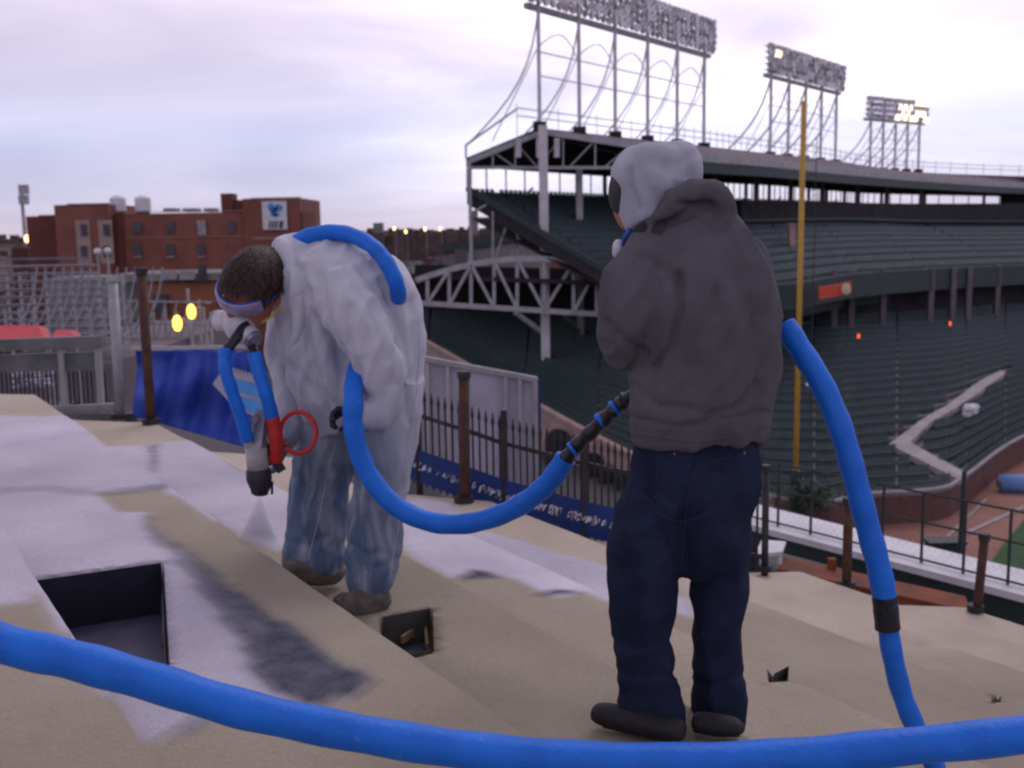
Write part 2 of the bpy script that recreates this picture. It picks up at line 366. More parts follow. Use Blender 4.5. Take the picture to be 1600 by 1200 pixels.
# (dark liners of the openings are built below)
# apron down the far end and the sides
me = bpy.data.meshes.new('deck'); 
end = idx[:, -1]; low = len(co)+np.arange(nP); co = np.concatenate([co, co[end]*[1, 1, 0]+[0, 0, CZ-7]])
fe = np.stack([end[:-1], end[1:], low[1:], low[:-1]], -1)
fc = np.concatenate([fc, fe])
me.vertices.add(len(co)); me.vertices.foreach_set('co', co.ravel()); me.loops.add(fc.size); me.loops.foreach_set('vertex_index', fc.ravel())
me.polygons.add(len(fc)); me.polygons.foreach_set('loop_start', np.arange(0, fc.size, 4)); me.update(calc_edges=True)
pad = np.zeros(nP)
rt_ = np.random.RandomState(4).uniform(-1, 1, 40); ti = np.digitize(PP, NOSE)
tone = 1+.07*rt_[ti]+.05*n3
for nm, arr in (('tone', tone), ('coat', white), ('stain_shade', stain_shade), ('dark', dark+0), ('wood', wood.astype(float)), ('far', np.clip((Y-(.0+5.0-.18*X))/.25+n1*2, 0, 1))):
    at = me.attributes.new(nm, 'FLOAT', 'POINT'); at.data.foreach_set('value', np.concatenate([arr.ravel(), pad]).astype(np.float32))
ff_ = np.ones(len(fc), bool); rz = np.abs(np.diff(zc)) > .004; rs = np.repeat(rz, nS-1); ff_[:len(rs)] = ~rs
me.polygons.foreach_set('use_smooth', ff_)
me.attributes.new('sharp_edge', 'BOOLEAN', 'EDGE')
ev = np.empty(len(me.edges)*2, int); me.edges.foreach_get('vertices', ev); ev = ev.reshape(-1, 2)
rw = np.zeros(len(co), bool); rowsharp = np.zeros(nP, bool); rowsharp[:-1] |= rz; rowsharp[1:] |= rz; rw[:nP*nS] = np.repeat(rowsharp, nS)
me.attributes['sharp_edge'].data.foreach_set('value', rw[ev[:, 0]] & rw[ev[:, 1]])
def deck_mat():
    m = bpy.data.materials.new('sprayed_foam'); m.use_nodes = True; t = m.node_tree; b = t.nodes['Principled BSDF']; b.inputs['Roughness'].default_value = .85
    b.inputs['Specular IOR Level'].default_value = .25
    g = t.nodes.new('ShaderNodeTexCoord')
    def no(s, d=4, r=.5):
        n = t.nodes.new('ShaderNodeTexNoise'); n.inputs['Scale'].default_value = s; n.inputs['Detail'].default_value = d; n.inputs['Roughness'].default_value = r; t.links.new(g.outputs['Object'], n.inputs[0]); return n
    def rp(n, a, c1, bb, c2):
        r = t.nodes.new('ShaderNodeValToRGB'); r.color_ramp.elements[0].position = a; r.color_ramp.elements[0].color = (*c1, 1); r.color_ramp.elements[1].position = bb; r.color_ramp.elements[1].color = (*c2, 1); t.links.new(n.outputs[0], r.inputs[0]); return r
    def mix(f, a, c):
        x = t.nodes.new('ShaderNodeMix'); x.data_type = 'RGBA'
        if isinstance(f, str): at = t.nodes.new('ShaderNodeAttribute'); at.attribute_name = f; t.links.new(at.outputs['Fac'], x.inputs[0])
        else: t.links.new(f, x.inputs[0])
        for i, v in ((6, a), (7, c)):
            if isinstance(v, tuple): x.inputs[i].default_value = (*v, 1)
            else: t.links.new(v, x.inputs[i])
        return x.outputs[2]
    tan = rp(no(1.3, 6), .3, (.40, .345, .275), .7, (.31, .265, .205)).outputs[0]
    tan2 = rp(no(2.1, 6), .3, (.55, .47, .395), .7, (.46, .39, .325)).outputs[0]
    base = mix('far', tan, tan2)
    wh = rp(no(1.6, 5, .5), .32, (.62, .58, .68), .68, (.48, .45, .55)).outputs[0]
    c = mix('coat', base, wh)
    c = mix('stain_shade', c, rp(no(9, 6, .7), .35, (.045, .05, .075), .65, (.12, .125, .16)).outputs[0])
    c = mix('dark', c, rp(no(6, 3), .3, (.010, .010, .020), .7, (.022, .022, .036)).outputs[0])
    t.links.new(c, b.inputs['Base Color'])
    n = no(38, 8, .75)
    sp = rp(no(120, 3, .8), .3, (.86, .86, .86), .7, (1.12, 1.12, 1.12)); c0 = rp(no(.55, 5, .6), .35, (.86, .85, .84), .65, (1.1, 1.1, 1.1))
    for q in (sp, c0):
        x = t.nodes.new('ShaderNodeMix'); x.data_type = 'RGBA'; x.blend_type = 'MULTIPLY'; x.inputs[0].default_value = 1; t.links.new(c, x.inputs[6]); t.links.new(q.outputs[0], x.inputs[7]); c = x.outputs[2]
    t.links.new(c, b.inputs['Base Color'])
    at = t.nodes.new('ShaderNodeAttribute'); at.attribute_name = 'tone'; x = t.nodes.new('ShaderNodeMix'); x.data_type = 'RGBA'; x.blend_type = 'MULTIPLY'; x.inputs[0].default_value = 1; t.links.new(c, x.inputs[6]); t.links.new(at.outputs['Fac'], x.inputs[7]); t.links.new(x.outputs[2], b.inputs['Base Color'])
    bp = t.nodes.new('ShaderNodeBump'); bp.inputs['Strength'].default_value = .6; bp.inputs['Distance'].default_value = .02
    t.links.new(n.outputs[0], bp.inputs['Height']); t.links.new(bp.outputs[0], b.inputs['Normal'])
    return m
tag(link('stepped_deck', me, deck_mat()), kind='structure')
for i, (h, dep) in enumerate(HOLES):
    z = [-1.22, -1.42, -1.62, -1.82][i]; q = [PZ(a, b, z) for a, b in h]; c = sum(q, Vector())/4; q = [v+(c-v).normalized()*.030 for v in q]
    mb = MB(); n = 4
    dn = Vector((0, 0, -dep+.003))
    for k in range(n): e_ = Vector((0, 0, .004 if i < 2 else -.008)); mb.poly([q[k]+e_, q[(k+1) % n]+e_, q[(k+1) % n]+dn, q[k]+dn])
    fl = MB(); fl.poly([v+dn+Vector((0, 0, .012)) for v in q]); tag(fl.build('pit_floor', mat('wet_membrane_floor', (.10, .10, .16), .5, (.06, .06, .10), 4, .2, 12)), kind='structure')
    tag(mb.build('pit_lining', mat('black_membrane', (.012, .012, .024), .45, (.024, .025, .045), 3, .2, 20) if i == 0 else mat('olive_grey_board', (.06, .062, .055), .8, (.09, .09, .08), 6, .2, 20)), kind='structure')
tb = MB(); z = -1.5
for a, b in (((612, 992), (664, 972)), ((664, 972), (668, 1012)), ((628, 1000), (650, 985))): tb.bar(PZ(*a, z), PZ(*b, z), .012, .03)
tag(tb.build('plywood_offcut', mat('raw_plywood', (.36, .2, .11), .8, (.28, .15, .08), 8)), 'thin strip of bare plywood inside the small square opening beside the boots', 'plywood')
def deck_h(x, y):
    p = x*VD.x+y*VD.y; return tread_z(p)+CZ
# ---------------------------------------------------------------- ground, field
g = MB(); g.poly([(-3000, -400, 0), (3000, -400, 0), (3000, 5000, 0), (-3000, 5000, 0)]); tag(g.build('ground', M['street']), kind='structure')
FZ = -17.5
def flat(name, pts, z, m):
    g = MB(); g.poly([PZ(a, b, z) for a, b in pts]); return tag(g.build(name, m), kind='structure')
flat('warning_track', [(1180, 1000), (1250, 800), (1470, 790), (1600, 690), (1800, 600), (2300, 900), (2000, 1100)], FZ, M['dirt'])
flat('outfield_grass', [(1530, 905), (1562, 858), (1600, 812), (1720, 700), (2300, 900), (1900, 1100), (1560, 1000)], FZ+.03, M['grass'])
g = MB()
g.poly([PZ(a, b, FZ+.06) for a, b in ((1500, 834), (1600, 789), (1600, 794), (1503, 838))])
g.poly([PZ(a, b, FZ+.06) for a, b in ((1463, 852), (1540, 778), (1543, 780), (1468, 854))])
tag(g.build('foul_line_chalk', M['pale']), kind='structure')
# ---------------------------------------------------------------- grandstand
gs = thing('grandstand', 'huge double-deck baseball grandstand with dark green seats and low pitched roof', 'grandstand', (30, 100, 0))
ridge = [Vector(p) for p in ((2.9, 100, 9.4+CZ), (22.5, 125, 9.4+CZ), (34, 140, 9.4+CZ), (47.4, 157, 9.4+CZ), (61, 175, 9.1+CZ), (77, 192, 8.9+CZ), (118, 214, 8.3+CZ))]
eave = [PZ(a, b, 6.9) for a, b in ((1085, 240), (1200, 250), (1300, 262), (1375, 270), (1450, 277), (1600, 288), (1760, 294))]
beave = [r+Vector(o) for r, o in zip(ridge, ((-6.8, 0, -2.6), (-6, 5, -2.6), (-6, 5, -2.6), (-6, 5, -2.6), (-6, 5, -2.6), (-6, 5, -2.6), (-6, 5, -2.6)))]
def res(path, n=60):
    a = cr_spline([tuple(p) for p in path], 12); a = np.array(a); t = np.linspace(0, len(a)-1, n); i = np.minimum(t.astype(int), len(a)-2); f = (t-i)[:, None]
    return a[i]*(1-f)+a[i+1]*f
def strip(mb, A, B):
    for i in range(len(A)-1): mb.poly([A[i], A[i+1], B[i+1], B[i]])
RI, EA, BE = res(ridge), res(eave), res(beave)
dz = np.array([0, 0, .35])
mb = MB(); strip(mb, RI, EA); strip(mb, BE, RI); mb.build('roof', M['roofm'], gs)
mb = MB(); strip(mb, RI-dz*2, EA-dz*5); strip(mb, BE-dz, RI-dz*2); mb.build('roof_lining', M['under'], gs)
mb = MB(); strip(mb, EA, EA-dz*2); mb.build('roof_gutter', M['grey_steel'], gs)
mb = MB(); strip(mb, EA-dz*2-[0, -.1, 0], EA-dz*5); mb.build('roof_fascia', M['dgreen'], gs)
mb = MB(); strip(mb, BE, BE-dz*2.4); mb.build('rear_fascia', M['dgreen'], gs)
# gable end truss
GD = 99.7
a, b, c = P(735, 251, GD), P(848, 206, GD), P(1085, 243, GD)
mb = MB(); mb.bar(a, b, .4, .5); mb.bar(b, c, .4, .5); mb.build('gable_beam', M['grey_steel'], gs)
a2, c2 = P(732, 262, GD), P(1085, 262, GD); mb = MB(); mb.bar(a2, c2, .3, .28); mb.build('tie_beam', M['grey_steel'], gs)
mb = MB(); mb.bar(P(733, 262, GD), P(733, 290, GD), .5, .5); mb.build('end_post', M['grey_steel'], gs)
for k, px in enumerate((770, 805, 880, 930, 985, 1035)):
    t = (px-735)/113 if px < 848 else 1-(px-848)/237
    top = P(px, 251-45*t if px < 848 else 243-37*t, GD+.1); mb = MB(); mb.bar(top, P(px, 261, GD+.1), .15); mb.build('truss_strut', M['grey_steel'], gs)
    q = P(px+(35 if px < 848 else -40), 261, GD+.3); mb = MB(); mb.bar(top, q, .13); mb.build('truss_brace', M['grey_steel'], gs)
for px in (810, 842, 870):
    mb = MB(); mb.bar(P(px, 216, GD-.6), P(px, 246, GD-.6), .5, .5); mb.build('hanging_speaker', M['white_steel'], gs)
# decks
def rows(A, B, n, part_step, part_seat, rise_seat=.42, keep=None, nseg=70):
    A = res(A, nseg); B = res(B, nseg); st = MB(); se = MB()
    for r in range(n):
        t0, t1 = r/n, (r+1)/n; F = A*(1-t0)+B*t0; G = A*(1-t1)+B*t1; Ff = F.copy(); Gg = G.copy(); Gg[:, 2] = F[:, 2]
        strip(st, F, Gg); strip(st, Gg, G)
        S0 = F*.62+Gg*.38; S1 = F*.40+Gg*.60; S2 = F*.30+Gg*.70
        up = np.array([0, 0, rise_seat]); up2 = np.array([0, 0, rise_seat*2.1])
        for i in range(nseg-1):
            if keep and not keep(S0[i], r, i): continue
            ns = 4
            for q_ in range(ns):
                t0_, t1_ = (q_+.06)/ns, (q_+.90)/ns
                if (i*ns+q_) % 37 == 5: continue
                l0 = [s_[i]*(1-t0_)+s_[i+1]*t0_ for s_ in (S0, S1, S2)]; l1 = [s_[i]*(1-t1_)+s_[i+1]*t1_ for s_ in (S0, S1, S2)]
                se.poly([l0[0]+up, l1[0]+up, l1[1]+up, l0[1]+up]); se.poly([l0[1]+up, l1[1]+up, l1[2]+up2, l0[2]+up2]); se.poly([l0[0], l1[0], l1[0]+up, l0[0]+up])
    o1 = st.build(part_step, M['conc'], gs); o2 = se.build(part_seat, M['seat'], gs); o2['kind'] = 'stuff'
    return A, B
dfront = [P(985, 452, 90), P(1100, 462, 84), P(1225, 463, 82), P(1330, 446, 90), P(1450, 436, 100), P(1600, 428, 111), P(1760, 422, 122)]
dback = [Vector((p.x, p.y, 3.75+CZ-(.5 if k > 4 else 0)-(.6 if k > 5 else 0))) for k, p in enumerate(beave)]
UA, UB = rows(dfront, dback, 15, 'upper_deck_steps', 'upper_deck_seats', .4)
e1 = np.array([0, 0, 1.0]); e2 = np.array([0, 0, 2.4])
mb = MB(); strip(mb, UA+[0, 0, .9], UA-e1*1.1); mb.build('upper_deck_parapet', M['dgreen'], gs)
mb = MB(); strip(mb, UA-e1*1.1, UB-e2); 
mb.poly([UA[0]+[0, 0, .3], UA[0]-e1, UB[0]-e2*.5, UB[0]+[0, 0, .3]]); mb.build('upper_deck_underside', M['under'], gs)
mb = MB(); UA2 = UA*.93+UB*.07; strip(mb, UA2-[0, 0, 1.6], UA2-[0, 0, 2.9]); mb.build('mezzanine_beam', M['dgreen'], gs)
mb = MB()
mb.bar(UA[0]+[0, -.1, .3], UB[0]+[0, -.1, .3], .2, .5); mb.build('deck_end_rail', M['dgreen'], gs)
# rear wall posts: the open strip of sky
for i in range(1, 66):
    p = UB[i]
    mb = MB(); w = .45 if i % 4 == 0 else .14; mb.bar(p-[0, 0, .5], p+[0, 0, 2.9], w); mb.build('rear_post', M['black'], gs)
mb = MB(); strip(mb, UB[65:]+[0, -.4, 3], UB[65:]-[0, .4, 1]); mb.build('rear_wall', M['under'], gs)
for i in range(3, 56, 6):
    p = UB[i]; mb = MB(); mb.bar(p+[0, -.6, -.2], p+[.8, -.6, .5], .5, .25); mb.build('rear_floodlamp', M['white_steel'], gs)
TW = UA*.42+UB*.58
mb = MB(); strip(mb, TW[24:]+[0, 0, .1], np.stack([TW[24:, 0], TW[24:, 1], np.full(len(TW)-24, CZ+3.0)], 1)); mb.build('upper_shade_wall', M['under'], gs)  # dark wall added to stand in for the deep shade under the roof
mb = MB(); mb.tube([Vector(p)+Vector((0, -.3, .7)) for p in TW[24:]], .25, 6); mb.build('upper_shade_wall_rail', M['dgreen'], gs)
# lower bowl
bfront = [P(650, 530, 96), P(840, 638, 85), P(990, 718, 72), P(1140, 772, 64)]+[PZ(a, b, -15.9) for a, b in ((1280, 793), (1345, 781), (1465, 772), (1510, 750), (1600, 688), (1760, 625))]
bback = [P(650, 492, 112), P(850, 497, 112), P(985, 500, 108), P(1140, 503, 101), P(1280, 500, 99), P(1345, 497, 100), P(1465, 490, 106), P(1510, 487, 109), P(1600, 480, 116), P(1760, 474, 126)]
AISLE = [(1378, 700), (1430, 660), (1475, 632), (1530, 594), (1562, 580), (1580, 592), (1540, 620), (1500, 650), (1455, 678), (1432, 704), (1450, 722), (1514, 748), (1495, 768), (1400, 725)]
def keep(p, r, i):
    u, v = proj(p); return not in_poly(np.array([u]), np.array([v]), AISLE)[0] and True
BA, BB = rows(bfront, bback, 22, 'lower_bowl_steps', 'lower_bowl_seats', .38, keep=keep, nseg=110)
def on_bowl(px, py, lift=.4):
    best = None
    for i in range(0, 110):
        for t in np.linspace(0, 1, 40):
            q = BA[i]*(1-t)+BB[i]*t; u, v = proj(q); d = (u-px)**2+(v-py)**2
            if best is None or d < best[0]: best = (d, q)
    return Vector(best[1])+Vector((0, 0, lift))
up = [on_bowl(a, b) for a, b in ((1388, 702), (1440, 664), (1480, 637), (1530, 600), (1562, 586))]
lo = [on_bowl(a, b) for a, b in ((1424, 700), (1448, 672), (1498, 643), (1542, 612), (1572, 592))]
mb = MB()
for i in range(4): mb.prism([up[i], up[i+1], lo[i+1], lo[i]], (0, 0, -.4))
w1 = [on_bowl(a, b) for a, b in ((1388, 702), (1424, 700), (1508, 750), (1495, 756))]; mb.prism(w1, (0, 0, -.4))
mb.build('walkway', M['pale'], gs)
mb = MB(); k0 = 42
strip(mb, BA[k0:]+[0, 0, .1], BA[k0:]*[1, 1, 0]+[0, 0, CZ+FZ]); mb.build('field_wall', M['fbrick'], gs)
mb = MB(); mb.tube([Vector(p)+Vector((0, 0, .35)) for p in BA[k0:]], .13, 6); mb.build('wall_coping', M['pale'], gs)
mb = MB(); strip(mb, BA[:k0+1]+[0, 0, .1], BA[:k0+1]*[1, 1, 0]); mb.build('outer_wall', M['stone'], gs)
mb = MB(); mb.tube([Vector(p)+Vector((0, 0, .3)) for p in BA[:k0+1]], .28, 6); mb.build('outer_wall_coping', M['stone'], gs)
# dark arched openings of the outer wall
for px, py, D, w, h in ((872, 690, 80.5, 2.1, 3.2), (925, 725, 76, 1.8, 3.0), (950, 740, 74, 1.4, 2.6), (975, 755, 72, 1.5, 2.8), (1010, 775, 70, 1.5, 2.8)):
    c = P(px, py, D); mb = MB(); pts = [c+Vector((-w/2, 0, -h))]+[c+Vector((w/2*math.cos(a), 0, w/2*math.sin(a))) for a in np.linspace(math.pi, 0, 9)]+[c+Vector((w/2, 0, -h))]
    mb.prism(pts, (0, -.3, 0)); mb.build('arched_opening', M['black'], gs)
CW = BB.copy(); mb = MB()
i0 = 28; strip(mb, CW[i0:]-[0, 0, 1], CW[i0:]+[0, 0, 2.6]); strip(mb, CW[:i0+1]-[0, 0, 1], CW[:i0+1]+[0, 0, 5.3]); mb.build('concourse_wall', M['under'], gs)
mb = MB(); q = [P(640, 428, 95.5), P(1000, 441, 94), P(1000, 441, 112), P(640, 428, 112)]; mb.prism(q, (0, 0, -.4)); q = [P(640, 478, 96), P(640, 478, 112)]
mb.build('mezzanine_floor', M['under'], gs)
# white main columns
def col(px, y0, y1, D, w, m='white_steel', nm='column'):
    a = P(px, y0, D); b = P(px, y1, D); b.x = a.x; b.y = a.y; mb = MB(); mb.bar(a, b, w, w); mb.build(nm, M[m], gs)
col(848, 196, 578, 97, .8); col(905, 262, 578, 104, .62, 'grey_steel'); col(733, 250, 420, 99, .3, 'grey_steel')
for i in (14, 20, 27, 33, 39, 46, 52, 57):
    p = UA[i]*.35+UB[i]*.65; q = RI[i]*.5+EA[i]*.5
    b = Vector((p[0], p[1], p[2])); t = Vector((p[0], p[1], 6.6+CZ)); mb = MB(); mb.bar(b, t, .55); mb.build('deck_column', M['roofm'], gs)
for i, t0 in ((52, .9), (58, .9), (64, .9), (71, .9), (78, .9), (85, .9), (92, .9), (99, .9)):
    p = BA[i]*(1-t0)+BB[i]*t0; mb = MB(); mb.bar(p, p+[0, 0, 5.5], .5); mb.build('lower_column', M['roofm'], gs)
# curved mezzanine truss at the end
TD = 95
def arch(px):
    return 404+((px-830)/180)**2*34 if px < 830 else 404+((px-830)/155)**2*36
xs = list(range(650, 990, 20)); mb = MB()
for a, b in zip(xs[:-1], xs[1:]): mb.bar(P(a, arch(a), TD), P(b, arch(b), TD), .4, .5)
mb.build('truss_top_chord', M['grey_steel'], gs)
def bot(px): return 473+(px-650)*.062
mb = MB(); mb.bar(P(645, bot(645), TD), P(990, bot(990), TD), .35, .45); mb.build('truss_bottom_chord', M['grey_steel'], gs)
vs = [668, 702, 736, 772, 808, 850, 896, 932, 966]
for v in vs: mb = MB(); mb.bar(P(v, arch(v), TD+.1), P(v, bot(v), TD+.1), .3); mb.build('truss_post', M['grey_steel'], gs)
for i, (a, b) in enumerate(zip(vs[:-1], vs[1:])):
    if a < 735 or a >= 850: p, q = P(a, bot(a), TD-.1), P(b, arch(b), TD-.1)
    else: p, q = P(a, arch(a), TD-.1), P(b, bot(b), TD-.1)
    mb = MB(); mb.bar(p, q, .28); mb.build('truss_diagonal', M['grey_steel'], gs)
mb = MB(); mb.bar(P(805, 488, TD), P(848, 520, 97), .4); mb.build('knee_brace', M['grey_steel'], gs)
mb = MB(); mb.bar(P(880, 490, TD), P(905, 518, 103), .3); mb.build('knee_brace', M['grey_steel'], gs)
# thin lattice left of the gable, under the deck
for q in (((740, 330), (760, 320)), ((775, 400), (790, 355)), ((733, 420), (733, 395)), ((770, 405), (770, 330)), ((808, 402), (808, 355)), ((798, 400), (812, 372))):
    mb = MB(); mb.bar(P(*q[0], 98), P(*q[1], 98), .16); mb.build('stair_rail', M['grey_steel'], gs)
# ---------------------------------------------------------------- things in the stand
def simple(name, label, cat, fn, m, smooth=False, group=None):
    mb = MB(); fn(mb); return tag(mb.build(name, M[m], None, smooth), label, cat, group)
def prop_box(mb, px0, py0, px1, py1, D, d=.3, D2=None):
    D2 = D2 or D
    mb.prism([P(px0, py1[0] if isinstance(py1, tuple) else py1, D), P(px1, py1[1] if isinstance(py1, tuple) else py1, D2), P(px1, py0[1] if isinstance(py0, tuple) else py0, D2), P(px0, py0[0] if isinstance(py0, tuple) else py0, D)], (0, d, 0))
t = thing('advert_sign', 'small orange-red sign with a cream end on the upper deck parapet', 'sign', P(1305, 455, 84))
mb = MB(); prop_box(mb, 1280, (449, 443), 1318, (468, 461), 82.5, .2, 84); mb.build('sign_panel', M['signor'], t)
mb = MB(); prop_box(mb, 1318, (443, 440), 1330, (461, 459), 84, .2, 84.6); mb.build('sign_border', M['signor'], t)
mb = MB(); c = P(1322, 452, 83.6); mb.ball(c, (.38, .1, .45)); mb.build('emblem', M['cream'], t)
fp = thing('foul_pole', 'tall thin yellow foul pole rising behind the man in the grey hoodie', 'foul pole', PZ(1242, 788, -15.5))
b = PZ(1242, 788, -15.5); tp = P(1251, 158, b.y); tp.x = b.x+.02
mb = MB(); mb.tube([b-Vector((0, 0, 2.0)), (b+tp)/2, tp], .145, 10); mb.build('pole', M['yellow'], fp, True)
mb = MB()
for k in range(22): z = b.z+3+k*.8; mb.bar((b.x+.15, b.y, z), (b.x+.75, b.y, z), .03)
mb.bar((b.x+.75, b.y, b.z+2.6), (b.x+.75, b.y, b.z+20.2), .04); mb.build('wing_screen', M['dgreen'], fp)
mb = MB(); mb.bar((b.x-.03, b.y-.2, b.z-.8), (b.x-.03, b.y-.2, b.z+2), .5); mb.build('pole_foot', M['dgreen'], fp)
for px, py, lab in ((1275, 622, 'small white bundle lying on the green seats just right of the yellow pole'), (1519, 668, 'small white bundle lying on the green seats right of the pale walkway')):
    c = on_bowl(px, py, .9)
    def f(mb, c=c):
        for k in range(5): mb.ball(c+Vector((random.uniform(-.45, .45), random.uniform(-.2, .2), random.uniform(-.3, .7))), (random.uniform(.3, .6), .3, random.uniform(.2, .45)), 10)
    simple('white_bundle', lab, 'bundle', f, 'white', True)
for px, py, lab in ((1340, 540, 'tiny orange-red lamp glowing in the lower stand, the left one of two'), (1483, 520, 'tiny orange-red lamp glowing in the lower stand, the right one of two')):
    c = on_bowl(px, py, .9); t = thing('aisle_lamp', lab, 'lamp', c-Vector((0, 0, 1)))
    mb = MB(); mb.bar(c-Vector((0, 0, .9)), c, .07); mb.build('stem', M['black'], t); mb = MB(); mb.ball(c, (.14, .12, .24), 8); mb.build('bulb', M['redlamp'], t)
simple('orange_box', 'small tan-orange cabinet on the upper deck just left of the yellow pole', 'cabinet', lambda mb: (mb.prism([P(1234, 384, 110), P(1243, 384, 110), P(1243, 352, 110), P(1234, 352, 110)], (0, 1, 0)), mb.prism([P(1232, 352, 109.8), P(1245, 352, 109.8), P(1245, 349, 109.8), P(1232, 349, 109.8)], (0, 1.4, 0))), 'stone')
rt = thing('tarp_roll', 'pale blue rolled field tarpaulin lying on the dirt by the brick wall', 'tarp roll', PZ(1590, 765, FZ))
a, b = PZ(1562, 768, FZ), PZ(1680, 772, FZ); mb = MB(); mb.tube([a+Vector((0, 0, .55)), (a+b)/2+Vector((0, 0, .6)), b+Vector((0, 0, .55))], .6, 12); mb.build('roll', mat('pale_blue_vinyl', (.16, .30, .62), .5), rt, True)
mb = MB(); mb.tube([a+Vector((-.15, 0, .55)), a+Vector((.1, 0, .55))], .3, 10); mb.build('core', M['steel'], rt)
# ---------------------------------------------------------------- roof light towers
lamp = MB(); lamp.tube([(0, -.25, 0), (0, .0, 0), (0, .22, .05)], [.44, .42, .12], 10); LM = lamp.mesh('floodlight'); LM.materials.append(M['grey_steel']); LM.materials.append(M['lampoff']); LM.polygons[-2].material_index = 1
LMon = LM.copy(); LMon.materials.clear(); LMon.materials.append(M['lampon']); LMon.materials.append(M['lampon'])
def tower(A, B, ncol, nlamp, rowsn, label, zt, lit=lambda r, k: False, slant=6.6):
    A = Vector(A); B = Vector(B); zb = 9.4+CZ; t = thing('light_tower', label, 'light tower', (A.x, A.y, zb)); d = (B-A); dn = d.normalized(); nrm = Vector((dn.y, -dn.x, 0)); zt += CZ
    for k in range(ncol):
        q = A+d*(k/(ncol-1)); f = Vector((q.x, q.y, zb-.3)); h = Vector((q.x, q.y, zt-.3))
        mb = MB(); mb.bar(f, Vector((q.x, q.y, zt+3.6)), .34); mb.build('mast', M['white_steel'], t)
        # swept back stay
        pts = []
        for s in np.linspace(0, 1, 9): pts.append(h*(1-s)+Vector((f.x-slant, f.y+.6, zb-1.6))*s+Vector((1.5*math.sin(math.pi*s), 0, -.3*math.sin(math.pi*s))))
        mb = MB(); mb.tube(pts, .085 if slant < 7 else .12, 6); mb.build('curved_stay', M['grey_steel'], t)
        H_ = zt-zb; q3 = A+d*(min(k+1, ncol-1)/(ncol-1))
        if k < ncol-1: ctl = [(q3.x, q3.y, zb+H_*.60), (q3.x*.75+q.x*.25, q3.y*.75+q.y*.25, zb+H_*.76), (q3.x*.45+q.x*.55, q3.y*.45+q.y*.55, zb+H_*.80), (q.x, q.y, zb+H_*.66), (q.x-1.3, q.y, zb+H_*.42), (q.x-4.3, q.y+.4, zb-1.3)]
        else: ctl = [(q.x, q.y, zb+H_*.62), (q.x-1.3, q.y, zb+H_*.42), (q.x-4.3, q.y+.4, zb-1.3)]
        mb = MB(); mb.tube([Vector(c) for c in cr_spline(ctl, 6)], .05, 6); mb.build('inner_stay', M['grey_steel'], t)
        mb = MB(); mb.box(f.x-.6, f.y-.5, zb-.5, f.x+.6, f.y+.5, zb+.3); mb.build('footing', M['under'], t)
        if k < ncol-1:
            q2 = A+d*((k+1)/(ncol-1)); mb = MB()
            for hh in (.42, .62):
                mb.bar(Vector((q.x, q.y, zb+(zt-zb)*hh)), Vector((q2.x, q2.y, zb+(zt-zb)*hh)), .1)
            mb.build('cross_brace', M['white_steel'], t)
    for r in range(rowsn+1):
        z = zt-.15+r*3.7/rowsn; off = nrm*(-.2); mb = MB(); mb.bar(Vector((A.x, A.y, z))-dn*1.6+off, Vector((B.x, B.y, z))+dn*1.6+off, .14 if r else .5, .12 if r else .45); mb.build('catwalk' if r == 0 else 'lamp_rail', M['grey_steel'], t)
    for r in range(rowsn):
        for k in range(nlamp):
            s = k/(nlamp-1); q = A-dn*1.5+(d+dn*3)*s; z = zt+.5+r*3.7/rowsn
            o = bpy.data.objects.new('floodlight', LMon if lit(r, k) else LM); COL.objects.link(o); o.parent = t; o.matrix_parent_inverse = Matrix.Translation(-t.location)
            o.location = Vector((q.x, q.y, z))+nrm*.3; o.rotation_euler = (random.uniform(-.1, .5), 0, math.atan2(nrm.x, -nrm.y)+random.uniform(-.5, .5))
tower((2.9, 97.5, 0), (22.6, 124.5, 0), 6, 34, 5, 'largest and nearest light tower at the left end of the stadium roof', 18.6+1.1)
tower((34.4, 141.5, 0), (48.6, 160, 0), 5, 25, 5, 'middle light tower on the stadium roof, behind the top of the yellow pole', 18.9+.6, slant=8.2, lit=lambda r, k: (r == 3 and k in (2, 3)))
tower((61.5, 183, 0), (73.2, 192, 0), 5, 22, 4, 'farthest light tower on the roof, its right half lit', 17.8, slant=9, lit=lambda r, k: ((r*7+k*13+k*k*5) % 11 < 6) and ((r in (0, 1, 2) and k > 9) or k > 16))
# roof top railing
rl = thing('roof_railing', 'long thin catwalk railing along the ridge of the stadium roof', 'railing', ridge[0])
mb = MB()
for i in range(len(RI)-1):
    for h in (1.3, 2.0): mb.bar(RI[i]+[-2, 1.5, h], RI[i+1]+[-2, 1.5, h], .1)
mb.build('rail', M['white_steel'], rl)
for i in range(0, 60):
    mb = MB(); mb.bar(RI[i]+[-2, 1.5, -1.2], RI[i]+[-2, 1.5, 2.4], .07); mb.build('rail_post', M['white_steel'], rl)
mb = MB(); mb.bar(RI[0]+[-2, 1.5, 1.9], UB[0]+[0, 0, 4.2], .2); mb.bar(UB[0]+[0, 0, 4.2], UB[0]+[0, 0, 3], .2); mb.build('end_rail', M['white_steel'], rl)
